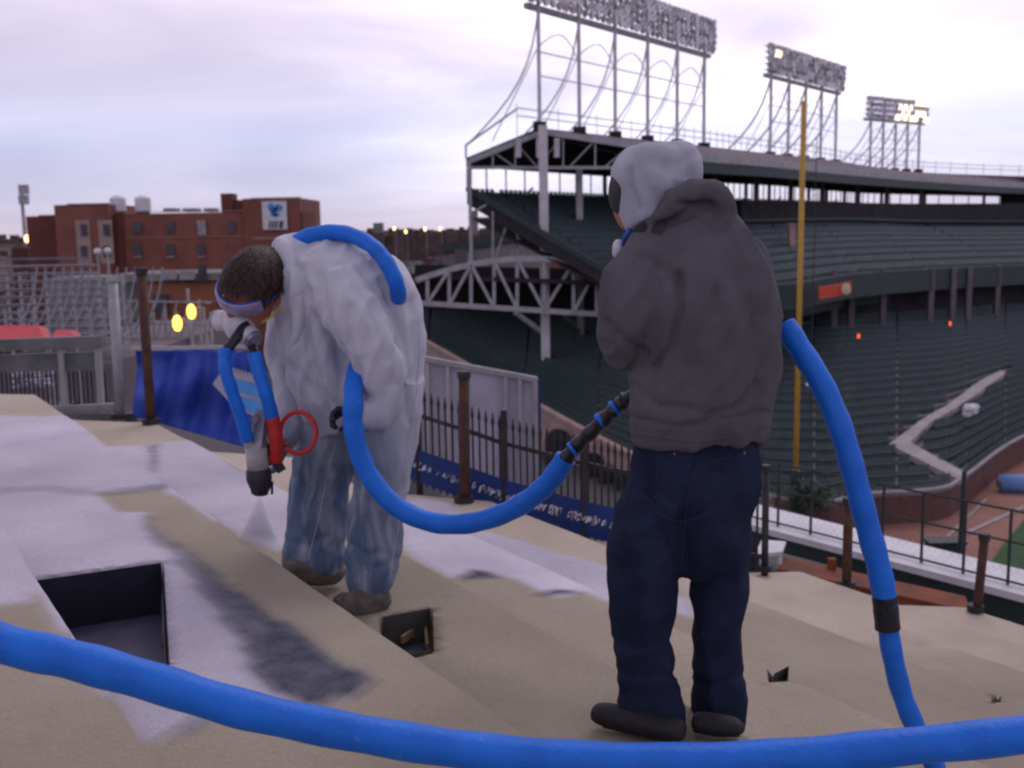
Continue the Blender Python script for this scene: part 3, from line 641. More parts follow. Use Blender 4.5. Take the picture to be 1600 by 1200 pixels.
# ---------------------------------------------------------------- city
def house(name, px0, px1, pyt, D, label, m, dep=10, gable=False, group=None, zb=0):
    a = P(px0, pyt, D); b = P(px1, pyt, D); t = thing(name, label, 'house' if name == 'house' else 'building', ((a.x+b.x)/2, D, 0), group); zt = a.z
    mb = MB(); mb.box(a.x, D, zb, b.x, D+dep, zt); mb.build('wall', M[m], t)
    mb = MB()
    if gable:
        cx = (a.x+b.x)/2; mb.prism([(a.x-.3, D-.3, zt), (b.x+.3, D-.3, zt), (cx, D-.3, zt+(b.x-a.x)*.35)], (0, dep+.6, 0))
    else: mb.box(a.x-.2, D-.2, zt, b.x+.2, D+dep+.2, zt+.35)
    mb.build('roof', M['roofm'], t)
    n = max(1, int((b.x-a.x)/3))
    for k in range(n):
        for r in range(2):
            z = zt-2-r*3
            if z < 1: continue
            x = a.x+(k+.5)*(b.x-a.x)/n; mb = MB(); mb.box(x-.45, D-.06, z-.7, x+.45, D+.1, z+.7); mb.build('window', M['glass'], t)
    return t
# big red brick block
BD = 150
bb = thing('brick_building', 'large red brick building with white roof tanks and a billboard at its right end', 'building', P(270, 480, BD)*1)
bb.location.z = 0
def blk(name, x0, x1, y0, y1, D, dep, m):
    a = P(x0, y1, D); b = P(x1, y0, D); z0 = a.z if y1 < 560 else 0
    mb = MB(); mb.box(a.x, D, z0, b.x, D+dep, b.z); return mb.build(name, M[m], bb)
blk('left_wing', 62, 108, 337, 600, 158, 14, 'brick2')
blk('stair_tower', 106, 168, 319, 600, 149, 16, 'brick')
blk('wall', 168, 396, 331, 600, 151, 18, 'brick')
blk('right_tower', 394, 468, 309, 600, 150.4, 16, 'brick')
blk('setback_edge', 466, 472, 330, 600, 150.8, 10, 'brick2')
blk('chimney', 346, 362, 302, 332, 152, 3, 'brick2'); blk('parapet', 362, 396, 312, 332, 152.5, 3, 'brick2')
blk('stone_band', 168, 396, 368, 373, 150.85, .12, 'stone'); blk('stone_band', 394, 468, 370, 374, 150.25, .12, 'stone')
blk('coping', 166, 398, 329, 332, 150.8, .3, 'stone'); blk('coping', 104, 170, 317, 320, 148.8, .4, 'stone'); blk('coping', 392, 470, 307.5, 310, 150.2, .3, 'stone')
blk('coping', 60, 108, 335, 338, 157.8, .3, 'stone')
for x in (131, 166): blk('stone_bay', x-9, x+8, 344, 412, 148.8 if x < 150 else 148.9, .15, 'stone')
for x in (131, 166):
    for y in (350, 384): blk('window', x-4, x+4, y, y+18, 148.6, .1, 'glass')
for x in (215, 266, 362): 
    blk('window', x-5, x+5, 346, 364, 150.7, .1, 'glass')
blk('white_window', 309, 321, 344, 368, 150.7, .1, 'pale')
for x in (215, 266, 314): blk('window', x-5, x+5, 381, 399, 150.7, .1, 'glass'); blk('sill', x-6, x+6, 400, 403, 150.6, .2, 'stone')
blk('drainpipe', 184, 190, 335, 430, 150.5, .2, 'brick2')
for a, b2 in ((255, 272), (285, 305), (318, 333)): blk('roof_unit', a, b2, 325, 331, 154, 3, 'pale')
for x in (185, 224):
    c = P(x, 330, 153); tk = MB(); tk.tube([c, c+Vector((0, 0, 1.8)), c+Vector((0, 0, 2.2))], [1.1, 1.1, .5], 14)
    mb = MB(); mb.tube([c-Vector((0, 0, .8)), c+Vector((0, 0, .2))], .9, 10); tk.build('roof_tank', M['white'], bb); mb.build('tank_stand', M['black'], bb)
blk('billboard', 411, 447, 314, 359, 149.9, .3, 'white')
def blobs(mb, boxpx, D, n, s, seed, parent_m=None):
    rr = random.Random(seed)
    x0, y0, x1, y1 = boxpx
    for k in range(n):
        x = rr.uniform(x0, x1); y = rr.uniform(y0, y1); w = rr.uniform(.4, 1)*s; h = rr.uniform(.4, 1)*s; c = P(x, y, D)
        mb.prism([c+Vector((w*math.cos(a)*rr.uniform(.7, 1), 0, h*math.sin(a)*rr.uniform(.7, 1))) for a in np.linspace(0, 2*math.pi, 8)[:-1]], (0, .04, 0))
mb = MB(); blobs(mb, (423, 322, 440, 340), 149.82, 9, .7, 3); mb.build('blue_figure_print', M['ltblue'], bb)
mb = MB()
for x in (421, 426, 431, 437, 440): c = P(x, 351, 149.82); mb.prism([c+Vector((-.16, 0, -.5)), c+Vector((.1, 0, -.5)), c+Vector((.28, 0, .5)), c+Vector((.0, 0, .5))], (0, .04, 0))
mb.build('dark_mark', M['glass'], bb)
# lower blocks in front
bk = thing('row_building', 'low orange-brown brick shopfront row with pale canopies below the big brick building', 'building', P(280, 560, 120)); bk.location.z = 0
def blk2(name, x0, x1, y0, y1, D, dep, m, par):
    a = P(x0, y1, D); b = P(x1, y0, D); z0 = max(0, a.z); mb = MB(); mb.box(a.x, D, z0, b.x, D+dep, b.z); return mb.build(name, M[m], par)
blk2('wall', 232, 345, 440, 640, 120, 12, 'obrick', bk); blk2('roof_band', 175, 345, 426, 441, 119.6, 12.5, 'greywall', bk)
for x in (264, 292): blk2('canopy', x-11, x+11, 423, 437, 119, .5, 'pale', bk)
blk2('doorway', 310, 322, 414, 440, 118.9, .2, 'glass', bk); blk2('dark_front', 240, 262, 460, 492, 119.7, .3, 'glass', bk); blk2('blue_shop_sign', 186, 214, 500, 512, 119.4, .3, 'navy', bk)
blk2('wall_left', 90, 232, 432, 640, 124, 10, 'greywall', bk); blk2('stone_band', 232, 345, 470, 474, 119.7, .2, 'stone', bk)
for x in (250, 285, 320): blk2('shop_window', x-9, x+9, 500, 520, 119.6, .3, 'glass', bk)
cy = thing('warehouse', 'pale yellowish low building at the far left below the skyline', 'building', P(60, 400, 220)); cy.location.z = 0
blk2('wall', -40, 95, 384, 640, 170, 20, 'stone', cy); blk2('roof_edge', -42, 97, 381, 385, 169.8, 20.5, 'roofm', cy)
for x in (5, 35, 70): blk2('window', x-6, x+6, 392, 400, 169.9, .2, 'glass', cy)
lw = thing('long_building', 'long flat grey-green building behind the white truss of the stadium', 'building', P(770, 420, 190)); lw.location.z = 0
a0, a1 = P(690, 393, 170), P(860, 366, 150); b0 = Vector((a0.x, a0.y, 0)); b1 = Vector((a1.x, a1.y, 0))
mb = MB(); mb.prism([b0, b1, a1, a0], (0, 20, 0)); mb.build('wall', M['greywall'], lw)
mb = MB(); mb.bar(a0+Vector((0, -.2, .4)), a1+Vector((0, -.2, .4)), .6, 1.4); mb.build('roof_edge', M['dgreen'], lw)
mb = MB(); c = P(722, 400, 164); mb.box(c.x-1, c.y-1, c.z-3, c.x+1, c.y+1, c.z+1); mb.build('doorway', M['roofm'], lw)
def place(px):
    return 'at the far left edge' if px < 60 else 'behind the big brick building' if px < 475 else 'behind the back of the bent man' if px < 600 else 'right of the bent man' if px < 690 else 'behind the long grey building' if px < 800 else 'behind the stadium corner'
def hlabel(px, D, k):
    return '%s distant %s house with %s roof %s' % ({200: 'near', 240: 'fairly near', 300: 'middle', 380: 'far', 470: 'very far', 600: 'farthest'}[D], ('orange brick', 'grey', 'dark brick', 'pale', 'brown', 'tan', 'red brick')[k % 7], 'gabled' if k % 2 == 0 else 'flat', place(px))
# scattered houses and bare trees out to the skyline
random.seed(11)
hm = ['obrick', 'greywall', 'brick2', 'pale', 'roofm', 'stone', 'brick']
spots = []
for k in range(20):
    D = random.choice([200, 240, 300, 380, 470, 600]); px = random.uniform(-60, 860); y = 366+(17.9-random.uniform(6, 13))*1667/D*0+1667*(CZ-random.uniform(8, 12))/D
    if 60 < px < 470 and D < 400: px = random.uniform(475, 850)
    w = random.uniform(9, 15)*1667/D/2
    house('house', px-w, px+w, y+ (800-px)*.0175, D, hlabel(px, D, k), hm[k % 7], random.uniform(8, 14), k % 2 == 0, 'distant neighbourhood houses')
for px, top, w, D, lab in ((590, 349, 7, 900, 'grey far tower block on the skyline above the bent man'), (739, 330, 7, 800, 'slim far tower on the skyline seen beside the stadium end post')):
    house('tower_block', px-w, px+w, top, D, lab, 'greywall', 12)
def tree_mesh(seed, m, nb=900):
    rr = random.Random(seed); tk = MB(); cr = MB(); H = 9
    tk.tube([(0, 0, 0), (.1, 0, 2.5), (0, .1, 5), (.1, 0, 7.5)], [.3, .24, .16, .05], 7); tips = []
    for k in range(9):
        z = rr.uniform(2.2, 6.5); a = rr.uniform(0, 6.28); l = rr.uniform(2, 3.8); e = Vector((math.cos(a)*l, math.sin(a)*l, z+rr.uniform(1, 3))); tk.tube([(0, 0, z), e*.5+Vector((0, 0, z*.4)), e], [.11, .08, .03], 5); tips.append(e)
    for k in range(nb):
        t = rr.choice(tips); p = t*rr.uniform(.55, 1.1)+Vector([rr.gauss(0, .9) for _ in range(3)])+Vector((0, 0, .6)); d = Vector([rr.gauss(0, 1) for _ in range(3)]).normalized(); n = d.cross(Vector((rr.random(), rr.random(), .3))).normalized()*.06; d *= rr.uniform(.3, .8)
        cr.poly([p-n, p+n, p+d+n*.4, p+d-n*.4])
    a = tk.mesh('trunk'); a.materials.append(M['bark']); b = cr.mesh('crown'); b.materials.append(M[m]); return a, b
TM = [tree_mesh(s, 'twig') for s in (1, 2, 3)]; TR = tree_mesh(4, 'rusttree', 1400)
def tree(x, y, s, i, label, group=None):
    t = thing('tree', label, 'tree', (x, y, 0), group); tm = TR if i == 9 else TM[i]
    for nm, me_ in zip(('trunk', 'crown'), tm):
        o = bpy.data.objects.new(nm, me_); COL.objects.link(o); o.parent = t
    t.scale = (s, s, s*random.uniform(.9, 1.15)); t.rotation_euler.z = random.uniform(0, 6)
for k in range(44):
    D = random.uniform(130, 520); px = random.uniform(475, 860) if k % 3 else random.uniform(-40, 60)
    q = P(px, 400, D); tree(q.x, D, random.uniform(1.1, 1.6), k % 3, 'bare grey-brown %s tree %s' % ('near' if D < 220 else 'distant' if D < 360 else 'very far', place(px)), 'bare trees of the neighbourhood')
for k, px in enumerate((672, 688, 703)):
    q = P(px, 400, 140); tree(q.x, 140+k*3, 1.05, 9, 'rust-coloured tree beside the long grey building left of the stadium', 'rust-coloured trees')
# skyline of far woods
mb = MB()
for layer, (D, amp) in enumerate(((700, 3), (1100, 5), (1700, 8))):
    xs = np.arange(-D*.9, D*.9, 7.0); rr = random.Random(layer); prev = None
    for x in xs:
        h = 14+amp*.6+rr.uniform(0, amp); w = 8; mb.box(x, D+rr.uniform(0, 20), 0, x+w, D+30, h)
o = mb.build('distant_treeline', M['twig']); tag(o, 'brown hazy band of far trees and roofs along the horizon', 'treeline', kind='stuff')
def street_lamp(px, py, D, label, r=.2, m='sodium', h=None, cat='street lamp', grp=None):
    c = P(px, py, D); t = thing('street_lamp', label, cat, (c.x+.6, D, 0), grp)
    mb = MB(); mb.tube([(c.x+.6, D, 0), (c.x+.6, D, c.z*.9), (c.x+.5, D, c.z+.15), (c.x, D, c.z+.2)], [.11, .07, .06, .05], 7); mb.build('lamp_post', M['grey_steel'], t)
    mb = MB(); mb.ball(c, (r*.8, r*.8, r*1.35), 10); mb.build('lamp_globe', M[m], t)
street_lamp(299, 487, 44, 'bright yellow street lamp, the upper right one of the close pair', .24)
street_lamp(277, 505, 42, 'bright yellow street lamp, the lower left one of the close pair', .24)
street_lamp(42, 373, 200, 'orange street lamp at the foot of the tall floodlight mast, far left', .55, 'warmlamp')
for px, py, lab in ((616, 357, 'leftmost tiny warm lamp glowing on the skyline right of the bent man'), (634, 362, 'second tiny warm lamp from the left on the skyline'), (664, 358, 'third faint warm lamp from the left on the skyline'), (688, 357, 'fourth warm lamp from the left on the skyline'), (792, 357, 'warm lamp on the skyline seen beneath the end of the upper deck')):
    street_lamp(px, py, 420, lab, .55, 'warmlamp')
fm = thing('floodlight_mast', 'thin tall mast with two floodlight heads against the sky at far left', 'mast', (P(38, 400, 210).x, 210, 0))
a = P(40, 380, 210); b = P(37, 292, 210); b.x = a.x
mb = MB(); mb.tube([(a.x, 210, 0), b], [.5, .3], 8); mb.build('mast_pole', M['grey_steel'], fm)
for y in (296, 312): c = P(38, y, 209.5); mb = MB(); mb.box(c.x-1, c.y-.4, c.z-.9, c.x+.8, c.y+.4, c.z+.9); mb.build('lamp_head', M['grey_steel'], fm)
for x, y, l in ((152, 393, 'left'), (168, 392, 'right')):
    c = P(x, y, 80); t = thing('street_light', 'small white unlit floodlight before the brick building, the %s of two' % l, 'floodlight', (c.x, c.y, 0))
    mb = MB(); mb.tube([(c.x, c.y, 0), c], .07, 6); mb.build('lamp_post', M['grey_steel'], t); mb = MB(); mb.ball(c, (.3, .25, .25), 10); mb.build('lamp_head', M['white'], t)
wt = thing('water_tank', 'dark red-brown rooftop tank on legs at the far left', 'tank', P(33, 420, 95)); c = P(33, 400, 95)
mb = MB(); mb.tube([c+Vector((0, 0, -1.3)), c+Vector((0, 0, .7)), c+Vector((0, 0, 1.2))], [.8, .8, .2], 14); mb.build('tank', M['brown'], wt)
for dx in (-.6, .6): mb = MB(); mb.bar(c+Vector((dx, 0, -1.2)), (c.x+dx, c.y, 6), .18); mb.build('leg', M['brown'], wt)
# ---------------------------------------------------------------- roofs and bleachers beyond the deck, left
nb = thing('neighbour_roof', 'dark flat roof of the next building just below the left railing', 'roof', (-6, 12, 0))
mb = MB(); mb.box(-16, 9.6, 0, -1.2, 17, CZ-2.9); mb.build('roof_slab', M['street'], nb)
mb = MB(); mb.box(-16, 9.4, CZ-2.9, -1.2, 9.7, CZ-2.6); mb.build('parapet', M['greywall'], nb)
mb = MB(); mb.box(-9, 11, CZ-2.9, -5.4, 13, CZ-2.0); mb.build('roof_hatch', M['black'], nb)
M['gr_dull'] = mat('dull_blue_grey_metal', (.15, .15, .19), .6, (.10, .10, .13), 3)
rb = thing('rooftop_bleachers', 'grey steel bleachers with curved railings on a roof at the left, before the brick building', 'bleachers', P(90, 520, 42))
for k in range(11):
    y = 528-k*12; D = 38+k*1.3; mb = MB(); a = P(-30, y-2, D); b = P(190-k*5, y, D); b.z = a.z; mb.bar(a, b, .35, .1); mb.build('bench', M['gr_dull'], rb)
    mb = MB(); mb.bar(a-Vector((0, -.4, .35)), b-Vector((0, -.4, .35)), .6, .08); mb.build('footboard', M['grey_steel'], rb)
for k in range(15):
    x0 = -10+k*14; mb = MB(); pts = []
    for s in np.linspace(0, 1, 10):
        ang = s*1.5; pts.append(P(x0+75*math.sin(ang)*.9, 535-115*(1-math.cos(ang))*1.0-10*s, 37+6*s))
    mb.tube(pts, .035, 6); mb.build('curved_rail', M['gr_dull'], rb)
for x in range(-10, 190, 22): a = P(x, 540, 37); mb = MB(); mb.bar(a, a+Vector((0, 0, 1.3)), .07); mb.build('rail_post', M['steel'], rb)
a, b = P(-30, 540, 38), P(190, 540, 38); mb = MB(); mb.box(a.x, 37, 0, b.x, 56, a.z-.6); mb.build('base_roof', M['roofm'], rb)
for x in range(10, 200, 20):
    mb = MB(); a = P(x, 428, 53); mb.bar(a, a+Vector((0, 0, -6)), .12); mb.build('frame_post', M['grey_steel'], rb)
rc = thing('red_awning', 'bright red tent canopies beyond the left railing', 'awning', P(50, 530, 30))
for (x0, x1, x2, x3, y0, y1) in ((-30, 0, 58, 78, 508, 540), (74, 88, 110, 124, 515, 540)):
    mb = MB(); mb.prism([P(x0, y1, 26), P(x3, y1, 26), P(x2, y0, 27.5), P(x1, y0, 27.5)], (0, .5, -.1)); mb.build('canopy', M['red'], rc)
    for x in (x0+5, x3-4): a = P(x, y1, 26); mb = MB(); mb.bar(a, (a.x, a.y, CZ-9), .06); mb.build('tent_pole', M['steel'], rc)
# clutter between bleachers and lamps
rng = random.Random(5)
sc2 = thing('scaffold', 'grey scaffold and netting frame between the grey post and the yellow lamps', 'scaffold', P(260, 560, 50))
for k in range(9): x = 185+k*18; a = P(x, 450+rng.uniform(0, 40), 46); mb = MB(); mb.bar(a, (a.x, a.y, CZ-7), .1); mb.build('standard', M['grey_steel'], sc2)
for y in (470, 505, 535): mb = MB(); mb.bar(P(185, y, 46), P(330, y+3, 46), .08); mb.build('ledger', M['steel'], sc2)
for k in range(7): a = P(190+k*18, 535, 45.8); b = P(205+k*18, 470, 45.8); mb = MB(); mb.bar(a, b, .06); mb.build('brace', M['steel'], sc2)
# guard rail left
gr = thing('guardrail', 'wide grey-green metal guardrail beyond the deck at the left edge', 'railing', (-4.5, 9.2, CZ-2.2))
def bar_px(par, name, a, b, D, w, h, m, D2=None):
    mb = MB(); mb.bar(P(*a, D), P(*b, D2 or D), w, h); return mb.build(name, M[m], par)
M['gr_green'] = mat('weathered_green_metal', (.085, .10, .105), .6, (.14, .15, .16), 5)
bar_px(gr, 'top_rail', (-60, 541), (162, 533), 9.3, .1, .1, 'gr_green'); bar_px(gr, 'broad_rail', (-60, 570), (160, 563), 9.35, .05, .16, 'gr_green')
bar_px(gr, 'foot_rail', (80, 641), (182, 636), 9.1, .06, .07, 'steel'); bar_px(gr, 'lower_rail', (90, 655), (215, 654), 9.0, .05, .1, 'gr_green')
for x in (-30, 95, 152): bar_px(gr, 'post', (x, 530), (x+8, 665), 9.32, .05, .05, 'grey_steel')
mb = MB()
for k in range(30): x = -40+k*7; mb.bar(P(x, 580, 9.45), P(x+6, 660, 9.45), .012)
mb.build('bar_panel', M['black'], gr)['kind'] = 'stuff'
simple('debris_pile', 'heap of pale crumpled wrapping on the dark roof behind the left railing', 'debris', lambda mb: [mb.ball(P(rng.uniform(20, 78), rng.uniform(578, 606), rng.uniform(10.2, 10.8)), (rng.uniform(.02, .07), .05, rng.uniform(.015, .04)), 8) for _ in range(46)], 'wsheet')
# posts along the edge
def post(name, x0, y0, x1, y1, D, w, m, label, cap=True):
    b = P(x1, y1, D); a = P(x0, y0, D); t = thing(name, label, 'post', b); mb = MB(); mb.tube([b-Vector((0, 0, .25)), a], w/2, 12); mb.build('shaft', M[m], t, True)
    mb = MB(); mb.tube([a-Vector((0, 0, .01)), a+Vector((0, 0, .035))], w/2*1.25, 12); mb.build('cap', M['black' if m != 'steel' else 'steel'], t)
    mb = MB(); mb.tube([b-Vector((0, 0, .02)), b+Vector((0, 0, .02))], w*.9, 12); mb.build('base_flange', M['black'], t)
post('steel_post', 176, 438, 187, 650, 8.9, .085, 'steel', 'pale grey galvanised post left of the brown post at the far left')
post('edge_post', 221, 426, 236, 658, 8.0, .075, 'brown', 'tall rusty brown post in front of the blue tarpaulin')
post('edge_post', 725, 588, 725, 780, 7.0, .075, 'brown', 'rusty brown post before the white framed panel, between the two men')
post('edge_post', 1197, 735, 1195, 888, 6.55, .045, 'black', 'thin black post just right of the hooded man')
post('edge_post', 1326, 786, 1323, 912, 6.45, .06, 'brown', 'short brown post just left of the hanging hose')
post('edge_post', 1538, 842, 1524, 950, 6.35, .055, 'brown', 'short leaning brown post near the right edge')
# blue tarpaulin
tp_ = thing('blue_tarpaulin', 'dark blue tarpaulin hung from a rail behind the brown post', 'tarpaulin', P(290, 700, 8.7))
nx, ny = 40, 24; vv = []; ff = []
for j in range(ny):
    for i in range(nx):
        s = i/(nx-1); t = j/(ny-1); px = 211+s*185; top = 546+math.sin(s*9)*2; botm = 650+s*52; py = top*(1-t)+botm*t
        D = 8.75+.05*math.sin(s*22+t*3)+.07*math.sin(t*7+s*4)+.1*t*(1-t)*4*.5; vv.append(tuple(P(px+3*math.sin(t*5), py, D)))
for j in range(ny-1):
    for i in range(nx-1): a = j*nx+i; ff.append((a, a+1, a+nx+1, a+nx))
me = bpy.data.meshes.new('sheet'); me.from_pydata(vv, [], ff); link('sheet', me, M['tarp'], tp_, True)
sm_ = tp_.children[-1].modifiers.new('s', 'SOLIDIFY'); sm_.thickness = .006
bar_px(tp_, 'hanging_rail', (205, 545), (400, 541), 8.72, .03, .03, 'grey_steel')
bar_px(tp_, 'rail_leg', (398, 541), (402, 700), 8.72, .03, .03, 'grey_steel')
# printed light blue panel
bn = thing('printed_banner', 'light blue and white printed banner hanging beside the bent man', 'banner', P(372, 620, 8.3))
def quad(par, name, pts, D, m, d=.01, D2=None):
    mb = MB(); mb.prism([P(x, y, D) for x, y in pts], (0, d, 0)); return mb.build(name, M[m], par)
quad(bn, 'backing', [(332, 600), (352, 572), (412, 590), (414, 656), (370, 640), (345, 614)], 8.3, 'wsheet', .02)
quad(bn, 'blue_field', [(352, 590), (412, 602), (412, 624), (356, 606)], 8.285, 'ltblue'); quad(bn, 'blue_stripe', [(362, 615), (412, 630), (413, 652), (376, 638)], 8.285, 'ltblue')
mb = MB()
for k in range(9): c = P(356+k*6, 577+k*1.4, 8.28); mb.bar(c, c+Vector((.01, 0, .03)), .008)
mb.build('small_dark_marks', M['navy'], bn)['kind'] = 'stuff'
# ---------------------------------------------------------------- picket fence with banner and white framed panel
def fl(px, D0=7.7):                                  # a point on the deck's fence line
    # base of fence in the photograph
    return None
FB = [(630, 744), (700, 770), (790, 803), (915, 838), (1000, 858), (1190, 888)]
def fbase(px):
    for (a, b), (c, d) in zip(FB[:-1], FB[1:]):
        if a <= px <= c: return b+(d-b)*(px-a)/(c-a)
    return FB[0][1] if px < 630 else FB[-1][1]
def fD(px): return float(np.interp(px, [630, 725, 860, 1000, 1190], [7.62, 7.25, 7.0, 6.75, 6.75]))
pf = thing('picket_fence', 'black iron picket fence with spear tips and a blue lettered banner along its foot', 'fence', P(800, 800, 7.8))
def ptop(px): return fbase(px)-128*(1-(px-630)*.0002)
pk = MB(); pk.bar((0, 0, -.02), (0, 0, .60), .014); pk.tube([(0, 0, .59), (0, 0, .62), (0, 0, .69)], [.005, .013, .002], 6); PK = pk.mesh('picket'); PK.materials.append(M['black'])
k = 0
for px in np.arange(636, 1200, 10.5):
    b = P(px, fbase(px), fD(px)); o = bpy.data.objects.new('picket', PK); COL.objects.link(o); o.parent = pf; o.matrix_parent_inverse = Matrix.Translation(-pf.location); o.location = b
for h in (.08, .50):
    mb = MB(); pts = [P(px, fbase(px), fD(px))+Vector((0, .0, h)) for px in range(630, 1200, 20)]
    for a, b in zip(pts[:-1], pts[1:]): mb.bar(a, b, .02, .03)
    mb.build('rail', M['black'], pf)
for px in (656, 790, 915, 1035): b = P(px, fbase(px)+2, fD(px)-.02); mb = MB(); mb.bar(b-Vector((0, 0, .1)), b+Vector((0, 0, .74)), .045); mb.build('fence_post', M['black'], pf)
bl = thing('lettered_banner', 'navy blue banner with blurred white lettering tied along the foot of the picket fence', 'banner', P(800, 800, 7.7))
mb = MB(); pts = [P(px, fbase(px), fD(px)-.04) for px in range(630, 1010, 10)]
for a, b in zip(pts[:-1], pts[1:]): mb.poly([a, b, b+Vector((0, 0, .24)), a+Vector((0, 0, .24))])
o = mb.build('cloth', M['navy'], bl); s_ = o.modifiers.new('s', 'SOLIDIFY'); s_.thickness = .004
mb = MB(); rr = random.Random(9)
for px in np.arange(634, 1000, 7.5):
    if int(px/7.5) % 9 == 0: continue
    c = P(px, fbase(px), fD(px)-.05)+Vector((0, 0, .12))
    for q in range(2):
        w = rr.uniform(.006, .016); h = rr.uniform(.03, .07); dx = rr.uniform(-.012, .012); mb.prism([c+Vector((dx-w, 0, -h/2)), c+Vector((dx+w, 0, -h/2+.01)), c+Vector((dx+w+.012, 0, h/2)), c+Vector((dx-w+.012, 0, h/2-.01))], (0, .003, 0))
mb.build('white_lettering', M['white'], bl)['kind'] = 'stuff'
wp = thing('framed_panel', 'large white sheet panel in a steel frame behind the picket fence', 'panel', P(750, 740, 10.5))
def pan(px, py): return P(px, py, 10.6-(px-640)*.0012)
mb = MB(); mb.prism([pan(628, 735), pan(836, 790), pan(836, 592), pan(628, 555)], (0, .03, 0)); mb.build('sheet', M['wsheet'], wp)
for a, b in (((628, 553), (838, 592)), ((836, 590), (838, 792))):
    mb = MB(); mb.bar(pan(*a)-Vector((0, .04, 0)), pan(*b)-Vector((0, .04, 0)), .05); mb.build('frame', M['steel'], wp)
for x in (668, 700, 790, 812): mb = MB(); mb.bar(pan(x, 566+(x-668)*.18)-Vector((0, .05, 0)), pan(x+1, 760)-Vector((0, .05, 0)), .035); mb.build('stud', M['grey_steel'], wp)
mb = MB(); mb.bar(pan(842, 592), pan(844, 760), .03); mb.build('edge_strip', M['navy'], wp)
# ground/roof the panel stands on
nb2 = thing('lower_roof', 'dark lower roof beyond the picket fence', 'roof', (3, 11, 0))
mb = MB(); mb.box(-1.0, 9.4, 0, 3.0, 12.5, CZ-4.2); mb.build('roof_slab', M['street'], nb2)
# ---------------------------------------------------------------- ledge, wall and chain-link on the right
ld = thing('roof_ledge', 'white ledge over a dark green wall and orange rusty beam beyond the deck', 'ledge', PZ(1400, 850, -2.9))
tA, tB = PZ(1120, 772, -2.9), PZ(1760, 930, -2.9); fA, fB = PZ(1120, 806, -2.9), PZ(1760, 972, -2.9)
mb = MB(); mb.prism([fA, fB, tB, tA], (0, 0, -.06)); mb.build('white_ledge', M['white'], ld)
mb = MB(); mb.prism([fA+Vector((0, .05, -.07)), fB+Vector((0, .05, -.07)), tB-Vector((0, .05, .07)), tA-Vector((0, .05, .07))], (0, 0, -14.7)); mb.build('green_wall', M['dgreen'], ld)
a, b = P(1215, 890, 8.3), P(1510, 955, 7.9); mb = MB(); mb.bar(a, b, .35, .13); mb.build('rusty_beam', M['orange'], ld)
for x, y in ((1300, 882), (1470, 935)): c = P(x, y, 8.3); mb = MB(); mb.box(c.x-.03, c.y-.02, c.z-.06, c.x+.03, c.y+.03, c.z+.05); mb.build('beam_bracket', M['orange'], ld)
mb = MB(); mb.bar(P(1198, 878, 8.8), P(1700, 1010, 8.2), .6, .05); mb.build('gutter_floor', M['black'], ld)
cf = thing('mesh_fence', 'thin dark green mesh fence with rails standing on the white ledge', 'fence', fA)
def lt(s): return fA*(1-s)+fB*s+Vector((0, .25, 0))
for s in np.linspace(.02, 1, 11):
    mb = MB(); mb.tube([lt(s), lt(s)+Vector((0, 0, .62))], .014, 6); mb.build('fence_post', M['dgreen'], cf)
for h in (.62, .36, .03): mb = MB(); mb.tube([lt(0)+Vector((0, 0, h)), lt(1)+Vector((0, 0, h))], .011, 6); mb.build('rail', M['dgreen'], cf)
mb = MB(); ln = (lt(1)-lt(0)).length
for i in range(int(ln/.07)):
    s = i*.07/ln; mb.bar(lt(s), lt(min(1, s+.3/ln))+Vector((0, 0, .36)), .0007); mb.bar(lt(min(1, s+.3/ln)), lt(s)+Vector((0, 0, .36)), .0007)
mb.build('wire_mesh', M['dgreen'], cf)['kind'] = 'stuff'
tpst = thing('thin_post', 'slim dark green post standing tall over the mesh fence at right', 'post', P(1500, 890, 10.2)); mb = MB(); mb.tube([P(1497, 905, 10.2), P(1507, 735, 10.2)], .022, 8); mb.build('shaft', M['dgreen'], tpst)
mb = MB(); mb.tube([P(1497, 905, 10.2), P(1497, 900, 10.2)], .05, 8); mb.build('foot', M['dgreen'], tpst)
eb = thing('equipment_cabinet', 'dark green cabinet clamped to the mesh fence beside the slim post', 'cabinet', P(1480, 880, 10.4))
mb = MB(); c = P(1480, 866, 10.4); mb.box(c.x-.16, c.y, c.z-.13, c.x+.16, c.y+.18, c.z+.1); mb.build('cabinet_body', M['dgreen'], eb); mb = MB(); mb.box(c.x-.19, c.y-.03, c.z+.1, c.x+.19, c.y+.2, c.z+.13); mb.build('lid', M['black'], eb); mb = MB(); mb.ball((c.x, c.y-.02, c.z-.1), .04, 8); mb.build('white_tag', M['white'], eb)
wb = thing('white_bench', 'small white metal bench beyond the black post right of the hooded man', 'bench', P(1210, 880, 8.0))
mb = MB(); mb.prism([P(1180, 866, 8.4), P(1222, 862, 8.2), P(1228, 846, 8.7), P(1190, 843, 8.9)], (0, 0, -.03)); mb.build('seat', M['white'], wb)
for x, y, D in ((1190, 866, 8.4), (1219, 864, 8.25)): a = P(x, y, D); mb = MB(); mb.bar(a, a-Vector((0, 0, .3)), .03); mb.build('leg', M['white'], wb)
# ivy clumps at the foot of the pole
mb = MB(); rr = random.Random(3)
for k in range(1100):
    q = P(rr.uniform(1150, 1300), rr.uniform(735, 800), 1); D = rr.uniform(56, 58); q = P(*[rr.gauss(1262, 22), rr.gauss(776, 12)], D); n = Vector([rr.gauss(0, 1) for _ in range(3)]).normalized()*.16; m_ = n.cross(Vector((0, 0, 1)))*1
    mb.poly([q-n, q+m_*.6, q+n, q-m_*.6])
tag(mb.build('ivy', mat('dull_ivy', (.025, .05, .035), .8, (.06, .07, .045), 1)), 'dark ivy tangle at the foot of the yellow pole', 'ivy', kind='stuff')
